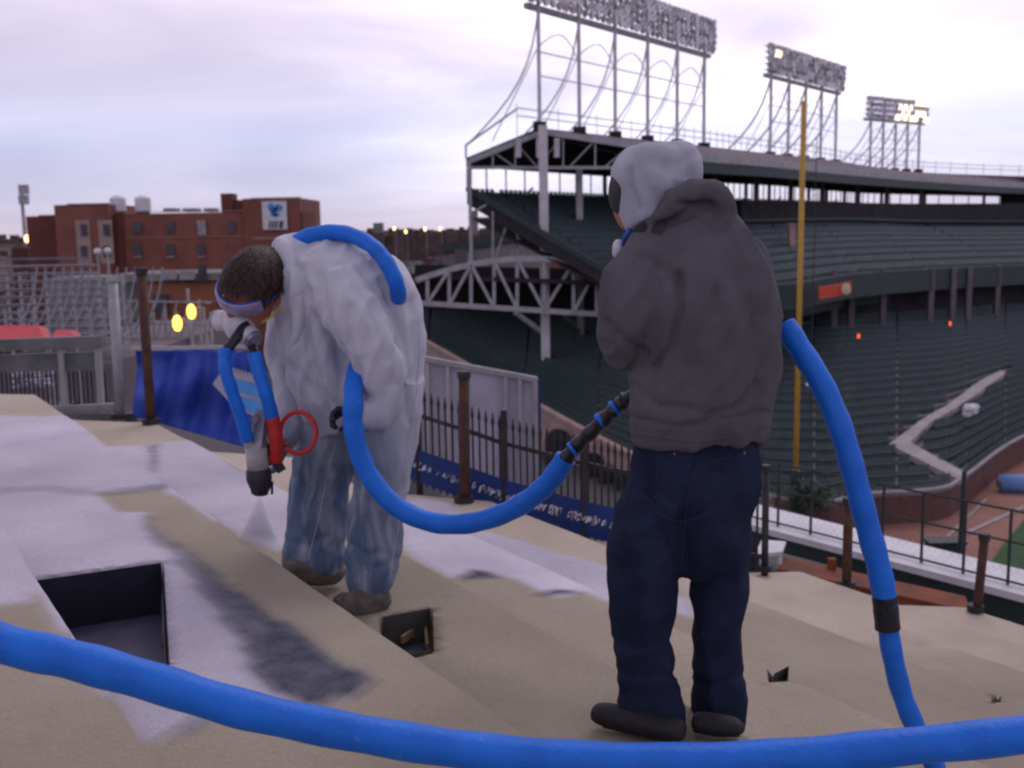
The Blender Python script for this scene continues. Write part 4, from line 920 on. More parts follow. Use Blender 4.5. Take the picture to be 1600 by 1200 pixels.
# ================================================================ people
def secs(pts, n=6):                           # (px,py,D,a_px,b_m) -> oriented sections
    q = cr_spline(pts, n); ctr = [P(p[0], p[1], p[2]) for p in q]; o = []
    for i, p in enumerate(q):
        d = (ctr[min(i+1, len(q)-1)]-ctr[max(i-1, 0)]).normalized(); A = d.cross(Vector((0, 1, 0)))
        if A.length < .25: A = Vector((1, 0, 0)) if i == 0 else o[-1][3]
        A.normalize(); B = d.cross(A).normalized(); o.append((ctr[i], p[3]*p[2]/1667, p[4], A, B))
    return o
def cloth(name, parts, m, parent, voxel=.011, smooth=6, folds=(), fine=.0, post=None, balls=()):
    mb = MB()
    for p in parts: mb.loft(secs(p))
    for c, r in balls: mb.ball(c, r, 16)
    me = mb.mesh(name); o = bpy.data.objects.new(name, me); COL.objects.link(o)
    r = o.modifiers.new('r', 'REMESH'); r.mode = 'VOXEL'; r.voxel_size = voxel
    s = o.modifiers.new('s', 'SMOOTH'); s.factor = .5; s.iterations = smooth
    dg = bpy.context.evaluated_depsgraph_get(); dg.update(); me2 = bpy.data.meshes.new_from_object(o.evaluated_get(dg)); o.modifiers.clear(); o.data = me2
    nn = len(me2.vertices); co = np.empty(nn*3); me2.vertices.foreach_get('co', co); co = co.reshape(-1, 3); no = np.empty(nn*3); me2.vertices.foreach_get('normal', no); no = no.reshape(-1, 3)
    uv = np.array([proj(c) for c in co]); disp = np.zeros(nn)
    for f in folds: disp += f(co, uv)
    co = co+no*disp[:, None]; me2.vertices.foreach_set('co', co.ravel()); me2.update()
    me2.materials.clear(); me2.materials.append(m); o.parent = parent; o.matrix_parent_inverse = Matrix.Translation(-parent.location)
    me2.polygons.foreach_set('use_smooth', np.ones(len(me2.polygons), bool))
    if post: post(me2, co, uv)
    return o
def fold_noise(sx, sy, amp, ang=0, seed=0, pw=1.0):
    ca, sa = math.cos(R(ang)), math.sin(R(ang))
    def f(co, uv):
        x = co[:, 0]*ca+co[:, 2]*sa; z = -co[:, 0]*sa+co[:, 2]*ca
        out = np.array([1-2*abs(noise.noise(Vector((a*sx+seed, b*sx*.7, c*sy)))) for a, b, c in zip(x, co[:, 1], z)])
        return (out-.6)*amp
    return f
def crease(pts, w, depth):                    # a groove along an image-space polyline
    def f(co, uv):
        d = np.full(len(uv), 1e9)
        for (x0, y0), (x1, y1) in zip(pts[:-1], pts[1:]):
            vx, vy = x1-x0, y1-y0; t = np.clip(((uv[:, 0]-x0)*vx+(uv[:, 1]-y0)*vy)/(vx*vx+vy*vy), 0, 1)
            d = np.minimum(d, np.hypot(uv[:, 0]-x0-t*vx, uv[:, 1]-y0-t*vy))
        return -depth*np.exp(-(d/w)**2)
    return f
def hand_parts(mb, wrist, fdir, pdir, s=1.0, curl=55, spread=.2):
    fdir = Vector(fdir).normalized(); pdir = Vector(pdir); pdir = (pdir-fdir*pdir.dot(fdir)).normalized(); side = fdir.cross(pdir); w = Vector(wrist)
    mb.loft([(w, .026*s, .02*s, side, pdir), (w+fdir*.04*s, .038*s, .017*s, side, pdir), (w+fdir*.085*s, .042*s, .015*s, side, pdir)], 14)
    for k, (off, L_) in enumerate(((-.032, .07), (-.011, .08), (.011, .075), (.031, .058))):
        p = w+fdir*.08*s+side*off*s; d = fdir.copy(); pts = [p-fdir*.01, p]
        for j in range(3):
            d = (Matrix.Rotation(R(curl), 3, side) @ d) if True else d
            p = p+d*L_*s*(.45, .32, .23)[j]; pts.append(p.copy())
        mb.tube(pts, [.0095*s, .0095*s, .009*s, .0085*s, .007*s], 8)
    p = w+fdir*.03*s-side*.034*s; d = (fdir*.5-side*.7+pdir*.5).normalized(); pts = [p]; p = p+d*.035*s; pts.append(p.copy()); d = (d+fdir*.6+pdir*.5).normalized(); p = p+d*.03*s; pts.append(p.copy()); p = p+d*.02*s; pts.append(p)
    mb.tube(pts, [.013*s, .012*s, .010*s, .008*s], 8)
# ---- man 2 : hooded, seen from behind
p2 = thing('person', 'standing man seen from behind in charcoal jacket, pale grey hood and dark baggy jeans', 'person', (P(1040, 1140, 2.9).x, 2.9, CZ-1.42))
J = M['jacket']; D2 = 2.9
def gD(px, py, h=.05): return PZ(px, py, -1.42+h).y
cloth('jeans', [
 [(1088, 668, 2.95, 98, .125), (1088, 720, 2.95, 104, .14), (1080, 780, 2.95, 106, .14), (1070, 850, 2.95, 104, .12), (1064, 895, 2.95, 92, .08)],
 [(1035, 770, 2.93, 62, .13), (1008, 850, 2.92, 60, .12), (1003, 940, 2.9, 54, .10), (1006, 1020, 2.88, 51, .095), (1014, 1075, 2.87, 56, .10), (1020, 1118, 2.87, 58, .115), (1018, 1146, 2.86, 54, .11)],
 [(1122, 770, 2.98, 60, .13), (1122, 850, 2.98, 53, .12), (1125, 940, 2.97, 46, .10), (1120, 1010, 2.96, 45, .095), (1118, 1070, 2.95, 48, .10), (1118, 1114, 2.95, 48, .11), (1118, 1138, 2.94, 46, .11)]],
 M['jeans'], p2, .009, 3, folds=[fold_noise(10, 2.2, .013, 6, 2), fold_noise(5, 11, .010, 20, 5), crease([(1012, 720), (1020, 800), (1064, 905)], 6, .008), crease([(960, 1050), (1010, 1062), (1068, 1050)], 7, .009), crease([(955, 1000), (1000, 1015), (1055, 1000)], 6, .006),
 crease([(1070, 1065), (1120, 1072), (1165, 1055)], 7, .008), crease([(1080, 740), (1130, 740)], 5, .003), crease([(1075, 905), (1068, 800), (1090, 700)], 5, .007)])
def thin_patch(name, pts, D, m, parent, th=.004): 
    mb = MB(); mb.prism([P(x, y, D) for x, y in pts], (0, th, 0)); return mb.build(name, m, parent)
# seams and rivets lie on the cloth: shrink-wrapped onto the jeans
jo = [c for c in p2.children if c.name.startswith('jeans')][0]
from mathutils.bvhtree import BVHTree
def surf(o):
    return BVHTree.FromPolygons([o.matrix_world @ v.co if False else v.co for v in o.data.vertices], [tuple(p.vertices) for p in o.data.polygons])
def hit(bv, px, py):
    d = ray(px, py).normalized(); h = bv.ray_cast(Vector((0, 0, CZ)), d); return (h[0], h[1]) if h[0] is not None else (None, None)
def line_on(bv, pts, r, lift=.0):
    out = []
    for q in cr_spline(pts, 6):
        h, n = hit(bv, q[0], q[1])
        if h is not None: out.append(h+n*lift)
    mb = MB(); mb.tube(out, r, 6) if len(out) > 1 else None; return mb
bj = surf(jo)
seamm = mat('denim_seam', (.02, .025, .06), .9); rivm = mat('copper_rivet', (.35, .16, .1), .4, metal=.6)
line_on(bj, [(1027, 705), (1028, 735), (1020, 790), (1065, 815), (1118, 790), (1150, 720)], .0022).build('pocket_seam', seamm, p2)
line_on(bj, [(1050, 716), (1090, 724), (1145, 712)], .0022).build('pocket_hem', seamm, p2)
line_on(bj, [(1085, 700), (1072, 800), (1064, 890)], .0022).build('seat_seam', seamm, p2)
for x, y in ((1054, 709), (1026, 693), (1163, 708)):
    h, n = hit(bj, x, y)
    if h is not None: mb = MB(); mb.ball(h, .005, 8); mb.build('rivet', rivm, p2)
cloth('jacket', [
 [(1092, 690, 2.95, 106, .145), (1092, 676, 2.95, 109, .155), (1096, 630, 2.94, 114, .17), (1098, 565, 2.94, 120, .18), (1096, 500, 2.93, 122, .18), (1092, 440, 2.93, 117, .165), (1086, 400, 2.93, 105, .15), (1078, 365, 2.94, 84, .125), (1066, 338, 2.95, 52, .09), (1060, 325, 2.96, 40, .07)],
 [(1035, 392, 2.9, 46, .075), (1002, 425, 2.88, 52, .08), (984, 480, 2.86, 50, .08), (974, 520, 2.88, 42, .075), (976, 542, 2.94, 32, .065), (985, 528, 3.06, 30, .055), (994, 480, 3.14, 27, .045), (1010, 440, 3.2, 22, .035)],
 [(1150, 400, 2.98, 45, .075), (1172, 450, 3.02, 42, .08), (1182, 530, 3.06, 38, .075), (1176, 590, 3.12, 34, .065), (1120, 615, 3.22, 30, .05), (1065, 625, 3.27, 26, .045)],
 [(1012, 352, 2.9, 14, .03), (1042, 326, 2.87, 17, .035), (1075, 304, 2.86, 18, .035), (1104, 300, 2.87, 19, .04), (1128, 318, 2.88, 17, .035), (1142, 345, 2.9, 12, .03)]],
 J, p2, .008, 3, folds=[fold_noise(8, 1.7, .020, 8, 7), fold_noise(15, 6, .008, -25, 3), crease([(1190, 600), (1150, 640), (1110, 650)], 6, .012), crease([(990, 600), (1030, 635), (1090, 640)], 6, .010), crease([(985, 650), (1060, 668), (1200, 645)], 4, .008), crease([(1060, 430), (1064, 480), (1050, 540), (1022, 575)], 7, .02), crease([(1120, 460), (1150, 560), (1160, 660)], 12, .012), crease([(1180, 470), (1195, 560), (1192, 650)], 9, .01),
 crease([(1000, 400), (1040, 420), (1062, 445)], 7, .006), crease([(1070, 440), (1085, 520), (1080, 600)], 12, .006), crease([(1035, 352), (1085, 332), (1135, 352)], 7, .014), crease([(950, 505), (975, 530), (1005, 552)], 7, .01), crease([(1060, 318), (1110, 322), (1138, 345)], 5, .012)])
jk = [c for c in p2.children if c.name.startswith('jacket')][0]
line_on(surf(jk), [(988, 676), (1040, 684), (1092, 688), (1150, 680), (1200, 664)], .004).build('hem_band', J, p2)
cloth('hood', [
 [(1030, 352, 2.95, 50, .08), (1022, 325, 2.97, 58, .10), (1022, 295, 2.98, 66, .115), (1028, 266, 2.98, 66, .115), (1036, 244, 2.97, 52, .095), (1040, 230, 2.97, 30, .06), (1041, 225, 2.97, 12, .03)],
 [(1012, 236, 3.0, 14, .06), (985, 250, 3.0, 18, .09), (970, 272, 3.0, 15, .1), (974, 296, 3.0, 12, .1), (988, 322, 2.99, 12, .09), (1002, 342, 2.98, 12, .07)],
 [(1040, 232, 2.96, 12, .03), (1072, 240, 2.95, 18, .05), (1086, 268, 2.95, 12, .06), (1082, 300, 2.96, 12, .06)]],
 M['hood'], p2, .008, 4, folds=[fold_noise(6, 4, .004, 40, 4), crease([(1000, 262), (1010, 290), (1040, 322)], 9, .009), crease([(985, 262), (985, 290), (1000, 325)], 4, .01), crease([(1040, 262), (1060, 290), (1075, 318)], 9, .008), crease([(1085, 240), (1060, 258), (1020, 250)], 8, .006)])
mb = MB()
for p in ([(1060, 345, 2.97, 36, .06), (1030, 310, 2.98, 45, .075), (1018, 275, 2.98, 48, .085), (1015, 250, 2.98, 36, .06)],
          [(1005, 275, 3.0, 42, .07), (985, 310, 3.0, 30, .06), (986, 338, 3.0, 24, .045), (992, 352, 3.0, 18, .035)],
          [(1060, 340, 2.97, 34, .06), (1090, 420, 2.97, 60, .09), (1095, 560, 2.97, 60, .09), (1090, 700, 2.97, 60, .09), (1080, 780, 2.97, 60, .08)],
          [(1050, 780, 2.93, 30, .06), (1010, 900, 2.9, 26, .05), (1015, 1080, 2.87, 22, .045), (1018, 1130, 2.87, 20, .04)], [(1110, 780, 2.98, 30, .06), (1122, 900, 2.98, 26, .05), (1118, 1080, 2.95, 22, .045), (1118, 1130, 2.95, 18, .04)],
          [(1080, 400, 2.95, 30, .05), (1000, 420, 2.9, 22, .04), (978, 515, 2.9, 18, .035), (986, 505, 3.1, 15, .03), (1005, 450, 3.2, 13, .025), (1020, 428, 3.26, 12, .022)],
          [(1100, 400, 2.97, 30, .05), (1172, 450, 3.02, 22, .04), (1178, 570, 3.1, 18, .035), (1100, 618, 3.24, 15, .03), (1045, 628, 3.29, 12, .025)]): mb.loft(secs(p))
mb.ball(P(972, 330, 3.0), (.012, .016, .02)); mb.ball(P(981, 346, 3.0), (.02, .03, .012))
for dy in (-.03, .03): mb.ball(P(978, 312, 3.0)+Vector((0, dy, 0)), .011)
hand_parts(mb, P(1046, 628, 3.3), (-1, 0, .1), (0, -1, .1), 1, 50); hand_parts(mb, P(1022, 430, 3.26), (-.3, .1, 1), (-1, .2, 0), .9, 35)
me = mb.mesh('body'); o = link('body', me, M['skin'], p2, True); r = o.modifiers.new('r', 'REMESH'); r.mode = 'VOXEL'; r.voxel_size = .006; r.use_smooth_shade = True; s = o.modifiers.new('s', 'SMOOTH'); s.iterations = 3
# dark cap and scarf beneath the hood, respirator
cloth('dark_cap', [[(995, 252, 3.0, 22, .08), (975, 285, 3.0, 22, .085), (966, 310, 3.0, 15, .07), (972, 332, 3.0, 12, .05)]], M['tape'] if False else mat('dark_knit', (.03, .028, .036), .95, (.05, .045, .055), 20, .4, 200), p2, .006, 4)
mb = MB(); mb.tube([P(984, 358, 2.93), P(976, 372, 2.95), P(972, 392, 3.0)], [.007, .007, .006], 8); mb.build('mask_strap', M['bluestrap'], p2, True)
mb = MB(); mb.ball(P(966, 388, 3.0), (.017, .035, .026)); mb.ball(P(963, 394, 3.0), (.012, .02, .018)); mb.build('respirator', M['resp'], p2, True)
for nm, pts in (('shoe', [(928, 1112, gD(928, 1112), 14, .03), (945, 1116, gD(945, 1116), 19, .04), (985, 1124, gD(985, 1124), 20, .042), (1030, 1134, gD(1030, 1134), 20, .045), (1062, 1142, gD(1062, 1142), 18, .038), (1070, 1144, gD(1070, 1144), 8, .02)]),
                ('shoe', [(1082, 1126, gD(1082, 1126), 11, .03), (1095, 1128, gD(1095, 1128), 16, .04), (1125, 1133, gD(1125, 1133), 17, .04), (1150, 1135, gD(1150, 1135), 14, .035), (1160, 1134, gD(1160, 1134), 8, .02)])):
    cloth(nm, [pts], M['shoe'], p2, .008, 3)
for ps_ in ([(944, 1131), (990, 1141), (1040, 1150), (1064, 1151)], [(1085, 1138), (1120, 1145), (1155, 1145)]):
    mb = MB(); mb.tube([PZ(a, b, -1.40) for a, b in ps_], .012, 8); mb.build('sole', M['tape'], p2)
# ---- man 1 : bent over in white coverall
p1 = thing('person', 'bent-over man in a translucent white coverall with goggles and mask', 'person', (P(540, 930, 4).x, 4.0, CZ-1.42))
def cling_shade(me, co, uv):
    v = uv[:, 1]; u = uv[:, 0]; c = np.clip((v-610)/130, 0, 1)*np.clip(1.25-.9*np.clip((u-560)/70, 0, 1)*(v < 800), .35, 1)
    c = np.maximum(c, np.clip((v-800)/60, 0, 1)); c = np.minimum(c, .97); c = np.maximum(c, .22*np.clip((v-470)/110, 0, 1)*np.clip((585-u)/80, 0, 1)); at = me.attributes.new('cling_shade', 'FLOAT', 'POINT'); at.data.foreach_set('value', c.astype(np.float32))  # last term paints shade onto the belly and front of the torso
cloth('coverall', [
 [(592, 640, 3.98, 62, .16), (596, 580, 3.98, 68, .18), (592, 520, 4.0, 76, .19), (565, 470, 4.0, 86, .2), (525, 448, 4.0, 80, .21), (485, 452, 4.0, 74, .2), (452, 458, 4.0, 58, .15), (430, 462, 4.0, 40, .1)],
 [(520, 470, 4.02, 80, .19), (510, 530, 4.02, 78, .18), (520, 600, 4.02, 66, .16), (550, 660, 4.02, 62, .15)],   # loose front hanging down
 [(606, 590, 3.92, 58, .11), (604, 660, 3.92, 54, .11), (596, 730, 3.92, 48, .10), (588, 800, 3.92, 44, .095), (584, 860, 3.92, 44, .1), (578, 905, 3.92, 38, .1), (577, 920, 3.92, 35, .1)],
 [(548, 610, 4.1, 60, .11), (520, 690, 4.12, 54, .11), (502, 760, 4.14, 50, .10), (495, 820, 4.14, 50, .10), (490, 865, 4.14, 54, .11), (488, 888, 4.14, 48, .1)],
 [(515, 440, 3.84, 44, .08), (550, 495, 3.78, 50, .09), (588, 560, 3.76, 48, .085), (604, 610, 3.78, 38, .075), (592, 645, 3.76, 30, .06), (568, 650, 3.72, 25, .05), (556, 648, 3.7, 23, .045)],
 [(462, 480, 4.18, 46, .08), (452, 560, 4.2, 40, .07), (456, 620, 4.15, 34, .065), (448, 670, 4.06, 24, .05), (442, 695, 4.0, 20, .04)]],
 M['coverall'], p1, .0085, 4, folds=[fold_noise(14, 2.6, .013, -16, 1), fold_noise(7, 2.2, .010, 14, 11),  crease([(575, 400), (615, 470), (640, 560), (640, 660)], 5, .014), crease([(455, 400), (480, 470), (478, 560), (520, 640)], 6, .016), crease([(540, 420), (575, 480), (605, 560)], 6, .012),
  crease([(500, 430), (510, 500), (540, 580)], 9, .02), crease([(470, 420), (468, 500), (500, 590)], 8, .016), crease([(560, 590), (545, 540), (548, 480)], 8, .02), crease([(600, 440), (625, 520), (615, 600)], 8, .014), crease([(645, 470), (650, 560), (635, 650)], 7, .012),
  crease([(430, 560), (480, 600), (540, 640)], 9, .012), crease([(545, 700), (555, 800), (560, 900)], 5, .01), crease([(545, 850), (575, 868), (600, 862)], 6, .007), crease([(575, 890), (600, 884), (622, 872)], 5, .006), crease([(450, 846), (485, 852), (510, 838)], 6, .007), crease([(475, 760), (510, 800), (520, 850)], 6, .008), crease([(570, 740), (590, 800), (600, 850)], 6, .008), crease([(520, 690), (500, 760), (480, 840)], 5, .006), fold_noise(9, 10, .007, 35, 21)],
 post=cling_shade)
co_ = [c for c in p1.children if c.name.startswith('coverall')][0]; bc = surf(co_)
cs = mat('coverall_seam', (.46, .46, .51), .8)
for ps_ in ([(525, 690), (512, 740), (500, 800), (482, 872)], [(655, 520), (652, 600), (640, 680), (628, 780), (612, 890)]):
    m_ = line_on(bc, ps_, .0022)
    if m_ and m_.v: m_.build('seam', cs, p1)
cloth('coverall_hood', [[(428, 384, 3.98, 10, .05), (442, 388, 3.98, 22, .09), (462, 420, 3.96, 24, .11), (474, 470, 3.92, 20, .1), (470, 515, 3.92, 14, .07), (452, 545, 3.94, 9, .05)],
  [(440, 380, 4.0, 12, .05), (475, 385, 4.0, 22, .09), (500, 395, 4.0, 16, .06)]], M['coverall'], p1, .009, 4, folds=[fold_noise(12, 5, .008, 20, 3)], post=lambda me, co, uv: me.attributes.new('cling_shade', 'FLOAT', 'POINT'))
# body with head
HS = 1.24
hc = P(399, 446, 3.90); fd = Vector((-.60, -.58, -.56)).normalized(); hx = fd.cross(Vector((.2, -.4, 1))).normalized(); hup = hx.cross(fd).normalized()
if hup.z < 0: hup = -hup
AX = Matrix((hx, fd, hup)).transposed()
def hp(x, y, z): return hc+(hx*x+fd*y+hup*z)*HS
def hr(*a): return tuple(v*HS for v in a)
mb = MB(); mb.ball(hc, hr(.076, .10, .098), 20, AX); mb.ball(hp(0, .035, -.055), hr(.058, .065, .07), 16, AX)
mb.ball(hp(0, .105, -.02), hr(.013, .02, .026), 10, AX); mb.ball(hp(0, .085, -.095), hr(.03, .022, .02), 10, AX)
for sx in (-1, 1):
    mb.ball(hp(sx*.031, .088, .005), .014, 8, AX)
    mb.ball(hp(sx*.08, -.005, -.015), hr(.012, .022, .034), 12, AX)
mb.loft([(hc-fd*.03-hup*.03, .055, .055, hx, fd), (P(445, 475, 3.98), .06, .055, hx, Vector((0, .3, 1)).normalized()), (P(480, 465, 4.0), .07, .08, Vector((0, 1, 0)), Vector((0, 0, 1)))], 14)
for p in ([(590, 560, 4.0, 36, .08), (555, 490, 4.02, 40, .09), (500, 465, 4.03, 36, .09), (455, 465, 4.0, 26, .07)],
          [(600, 590, 3.94, 34, .07), (590, 760, 3.92, 26, .055), (580, 915, 3.92, 16, .04)], [(550, 600, 4.1, 34, .07), (502, 770, 4.14, 26, .055), (490, 880, 4.14, 16, .04)],
          [(540, 460, 3.9, 28, .05), (584, 555, 3.8, 20, .04), (594, 615, 3.8, 16, .03), (560, 648, 3.7, 12, .025)], [(480, 490, 4.15, 22, .04), (456, 610, 4.15, 16, .03), (442, 698, 4.0, 12, .025)]): mb.loft(secs(p))
me = mb.mesh('body'); o = link('body', me, M['skin'], p1, True); r = o.modifiers.new('r', 'REMESH'); r.mode = 'VOXEL'; r.voxel_size = .006; r.use_smooth_shade = True; s = o.modifiers.new('s', 'SMOOTH'); s.iterations = 3
mb = MB(); mb.ball(hc-fd*.015+hup*.02, hr(.088, .108, .098), 22, AX); rr = random.Random(2)
hb = MB()
k = 0
while k < 5200:
    v = Vector([rr.gauss(0, 1) for _ in range(3)]).normalized()
    l = Vector((v.dot(Vector((1, 0, 0))), v.y, v.z))
    if v.z < -.15 and v.y > -.2: continue
    if v.y > .62 and v.z < .35: continue
    k += 1
    p = hc-fd*.015+hup*.02+AX @ Vector((v.x*.088, v.y*.108, v.z*.098))*HS; nrm_ = (AX @ v); fl_ = (nrm_*.35+fd*.6+Vector((0, 0, -.65))+Vector([rr.gauss(0, .2) for _ in range(3)])).normalized()
    w = nrm_.cross(fl_).normalized()*.0013; q = p+fl_*rr.uniform(.018, .036); q2 = q+Vector((0, 0, -.012))
    hb.poly([p-w, p+w, q+w*.7, q-w*.7]); hb.poly([q-w*.7, q+w*.7, q2])
# the cap of hair keeps clear of the face
bm = MB(); 
cap = mb.mesh('hair'); bmh = bmesh.new(); bmh.from_mesh(cap)
dele = [v for v in bmh.verts if (Vector(v.co)-hc).dot(fd) > .056 and (Vector(v.co)-hc).dot(hup) < .043 or (Vector(v.co)-hc).dot(hup) < -.075 or ((Vector(v.co)-hc).dot(hup) < .0 and (Vector(v.co)-hc).dot(fd) > -.02)]
bmesh.ops.delete(bmh, geom=dele, context='VERTS'); bmh.to_mesh(cap); bmh.free()
ho = link('hair', cap, M['hair'], p1, True); so_ = ho.modifiers.new('s', 'SOLIDIFY'); so_.thickness = .012
hs = hb.build('hair_strands', M['hair'], p1); hs['kind'] = 'stuff'
# goggles, respirator, straps
mb = MB(); pts = [hp(.092*math.sin(a), .012+.100*math.cos(a), .006) for a in np.linspace(-1.15, 1.15, 13)]
mb.loft([(p, .031, .015, hup, (p-hc).normalized()) for p in pts], 12); mb.build('goggles', M['lens'], p1, True)
for off in (.028, -.022):
    mb = MB(); mb.tube([p+hup*off for p in pts], .005, 6); mb.build('goggle_frame', M['bluestrap'], p1)
mb = MB(); mb.tube([hp(-.086+.0*a, .012-.1*(a), .006+.01*a) if False else hp(.09*math.sin(a), .012+.108*math.cos(a), .008) for a in np.linspace(1.15, 5.1, 20)], .006, 6); mb.build('goggle_strap', M['bluestrap'], p1)
mb = MB(); mb.tube([hp(.088*math.sin(a), .0+.1*math.cos(a), -.045+.03*math.cos(a)*-1) for a in np.linspace(.9, 5.4, 20)], .005, 6); mb.build('respirator_strap', M['yellowstrap'], p1)
mb = MB(); mb.ball(hp(0, .100, -.085), hr(.055, .045, .06), 14, AX)
for sx in (-1, 1): mb.tube([hp(sx*.02, .11, -.075), hp(sx*.07, .115, -.085)], [.03, .04], 12)
mb.build('respirator', M['resp'], p1, True)
for sx in (-1, 1): mb = MB(); mb.tube([hp(sx*.07, .115, -.085), hp(sx*.085, .118, -.088)], .037, 12); mb.build('filter_cap', M['gun'], p1)
# gloves
gl_ = MB(); hand_parts(gl_, P(566, 648, 3.74), (-.9, .05, .15), (.2, -.5, -1), 1.05, 52); o = gl_.build('glove', M['glove'], p1, True); r = o.modifiers.new('r', 'REMESH'); r.mode = 'VOXEL'; r.voxel_size = .0045; r.use_smooth_shade = True
gl_ = MB(); hand_parts(gl_, P(443, 700, 3.98), (-.45, -.1, -1), (-.9, -.1, .4), 1.1, 42); o = gl_.build('glove', M['bglove'], p1, True); r = o.modifiers.new('r', 'REMESH'); r.mode = 'VOXEL'; r.voxel_size = .0045; r.use_smooth_shade = True
# boots
cloth('boot', [[(528, 936, 3.86, 12, .04), (545, 944, 3.84, 22, .05), (570, 940, 3.86, 28, .055), (595, 935, 3.9, 24, .05), (606, 934, 3.92, 12, .03)], [(580, 905, 3.92, 30, .05), (582, 935, 3.9, 27, .05)]], M['boot'], p1, .008, 2, folds=[fold_noise(20, 20, .006, 0, 3)])
cloth('boot', [[(448, 882, 4.05, 12, .04), (465, 890, 4.05, 20, .05), (495, 892, 4.1, 24, .055), (522, 892, 4.14, 22, .05), (535, 890, 4.16, 12, .03)]], M['boot'], p1, .008, 2, folds=[fold_noise(20, 20, .006, 0, 5)])
for x0, y0, x1, y1, D in ((535, 962, 606, 955, 3.86),): 
    mb = MB(); mb.bar(P(x0, y0, D-.02), P(x1, y1, D+.04), .1, .02); mb.build('boot_sole', M['shoe'], p1)
# ================================================================ hoses
def hose_pts(px): return [P(q[0], q[1], q[2]) for q in cr_spline(px, 14)]
def hose(par, name, px, r, m='hose', rr_=0.03):
    pts = hose_pts(px); random.seed(len(pts)); ph = random.random()*9
    mb = MB(); mb.tube(pts, [r*(1+rr_*math.sin(i*.55+ph)+rr_*.8*noise.noise(Vector((i*.13, ph, 0)))) for i in range(len(pts))], 20); return mb.build(name, M[m], par, True)
h1 = thing('hose', 'thick blue jacketed hose crossing the whole foreground at the bottom', 'hose', P(800, 1190, 1.85))
hose(h1, 'jacket', [(-160, 945, 1.80), (0, 1004, 1.82), (110, 1030, 1.82), (240, 1066, 1.84), (380, 1108, 1.86), (540, 1142, 1.88), (700, 1168, 1.9), (860, 1184, 1.92), (1040, 1190, 1.92), (1230, 1183, 1.92), (1420, 1166, 1.9), (1620, 1145, 1.88), (1780, 1118, 1.86)], .0355)
h2 = thing('hose', 'blue hose hanging down behind the hooded man on the right, with a black taped joint', 'hose', P(1430, 1150, 2.95))
RH = [(1226, 508, 3.12), (1250, 545, 3.08), (1284, 600, 3.02), (1312, 665, 2.98), (1334, 740, 2.96), (1355, 820, 2.95), (1374, 890, 2.94), (1384, 945, 2.94), (1392, 1010, 2.94), (1408, 1080, 2.94), (1432, 1140, 2.94), (1462, 1200, 2.94)]
hose(h2, 'jacket', RH[:8], .0345); hose(h2, 'lower_jacket', RH[8-1:], .0300)
hose(h2, 'taped_joint', [(1382, 930, 2.94), (1384, 950, 2.94), (1387, 982, 2.94)], .0360, 'tape', .01)
hose(h2, 'inner_line', [(1185, 500, 3.2), (1208, 508, 3.16), (1232, 522, 3.11)], .017, 'tape')
hose(h2, 'taped_end', [(1150, 500, 3.25), (1080, 545, 3.3), (1010, 600, 3.3), (975, 628, 3.28)], .02, 'tape')
h3 = thing('hose', 'blue hose slung over the back of the bent man, sagging between the two men', 'hose', P(700, 820, 3.7))
hose(h3, 'taped_joint', [(978, 622, 3.28), (966, 636, 3.3), (950, 650, 3.32), (925, 674, 3.35), (900, 698, 3.38), (880, 722, 3.4)], .024, 'tape', .10)
for a, b in (((958, 640, 3.3), (963, 636, 3.3)), ((936, 660, 3.33), (942, 655, 3.33)), ((893, 704, 3.37), (897, 701, 3.37))): hose(h3, 'blue_gap', [a, b], .0275, 'hose', 0)
hose(h3, 'jacket', [(884, 716, 3.4), (862, 748, 3.42), (830, 778, 3.45), (785, 803, 3.5), (730, 818, 3.55), (675, 816, 3.6), (625, 795, 3.63), (590, 762, 3.65), (565, 718, 3.66), (552, 668, 3.66), (552, 625, 3.68), (555, 590, 3.76), (566, 555, 3.95)], .0355)
hose(h3, 'middle_length', [(562, 580, 3.74), (590, 530, 3.9), (618, 480, 3.92), (622, 455, 3.84), (612, 425, 3.82), (595, 398, 3.84), (572, 378, 3.88), (540, 365, 3.92), (505, 364, 3.94), (470, 374, 3.95), (448, 392, 4.05)], .0295)
h4 = thing('hose', 'short blue hose hanging from the mask to the left side of the spray gun', 'hose', P(372, 620, 3.75))
hose(h4, 'jacket', [(352, 545, 3.78), (352, 575, 3.76), (362, 610, 3.76), (376, 650, 3.78), (387, 688, 3.8)], .0235)
hose(h4, 'bare_line', [(384, 505, 3.86), (372, 524, 3.82), (356, 545, 3.78)], .019, 'tape'); hose(h4, 'pale_cuff', [(386, 684, 3.8), (393, 712, 3.82)], .019, 'canister', 0)
h5 = thing('hose', 'short blue hose with red tape running down to the right side of the spray gun', 'hose', P(415, 620, 3.75))
hose(h5, 'jacket', [(397, 552, 3.82), (406, 585, 3.8), (417, 620, 3.79), (426, 655, 3.8)], .0255); hose(h5, 'red_taped_end', [(425, 650, 3.8), (431, 680, 3.8), (432, 705, 3.81), (430, 720, 3.82)], [1] and .0255, 'redtape', .02)
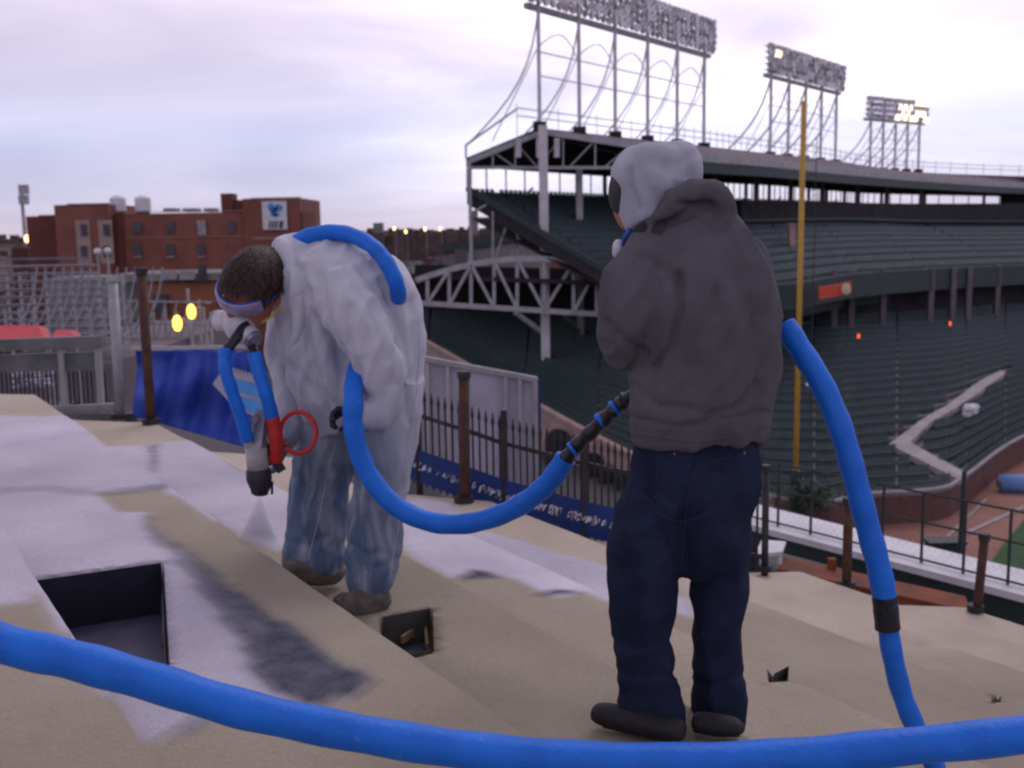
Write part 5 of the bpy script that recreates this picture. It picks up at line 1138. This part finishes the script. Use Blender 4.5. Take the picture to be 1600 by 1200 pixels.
hose(h5, 'bare_line', [(392, 530, 3.86), (394, 545, 3.84), (398, 556, 3.82)], .015, 'tape')
rg = thing('red_air_line', 'thin red air line looped in a ring beside the spray gun', 'air line', P(467, 677, 3.8))
mb = MB(); mb.tube([P(466+28*math.cos(a), 676+34*math.sin(a)*.95, 3.78+.05*math.sin(a*.5)) for a in np.linspace(2.6, 8.6, 40)], .0085, 8); mb.build('loop', M['redtape'], rg, True)
sg = thing('spray_gun', 'foam spray gun pointing down with a grey canister and black nozzle', 'spray gun', P(405, 770, 3.8))
mb = MB(); mb.tube([P(400, 700, 3.8), P(404, 736, 3.8)], .040, 18); mb.build('canister', M['canister'], sg, True)
mb = MB(); mb.tube([P(403, 733, 3.8), P(405, 748, 3.8), P(407, 762, 3.8), P(407, 773, 3.8)], [.044, .047, .038, .025], 16); mb.build('nozzle', M['black'], sg, True)
mb = MB()
for k in range(6): a = k*1.05; mb.bar(P(408+17*math.cos(a), 752, 3.8+.04*math.sin(a)), P(410+15*math.cos(a), 772, 3.8+.035*math.sin(a)), .008)
mb.build('nozzle_fins', M['black'], sg)
mb = MB(); mb.bar(P(412, 640, 3.84), P(404, 702, 3.8), .045, .035); mb.bar(P(400, 668, 3.82), P(424, 690, 3.82), .02); mb.bar(P(402, 650, 3.82), P(394, 662, 3.82), .02); mb.build('gun_body', M['gun'], sg)
mb = MB(); mb.bar(P(412, 690, 3.84), P(440, 735, 3.86), .035); mb.build('grip', M['black'], sg)
# mist
mm = bpy.data.materials.new('mist'); mm.use_nodes = True; t = mm.node_tree; t.nodes.remove(t.nodes['Principled BSDF']); v = t.nodes.new('ShaderNodeVolumePrincipled'); v.inputs['Color'].default_value = (.62, .6, .72, 1); v.inputs['Density'].default_value = 8; t.links.new(v.outputs[0], t.nodes['Material Output'].inputs['Volume'])
mb = MB(); mb.tube([P(406, 776, 3.8), P(404, 810, 3.8), P(403, 848, 3.82)], [.006, .035, .075], 16); tag(mb.build('spray_mist', mm), 'faint cone of spray mist falling from the gun nozzle', 'mist', kind='stuff')
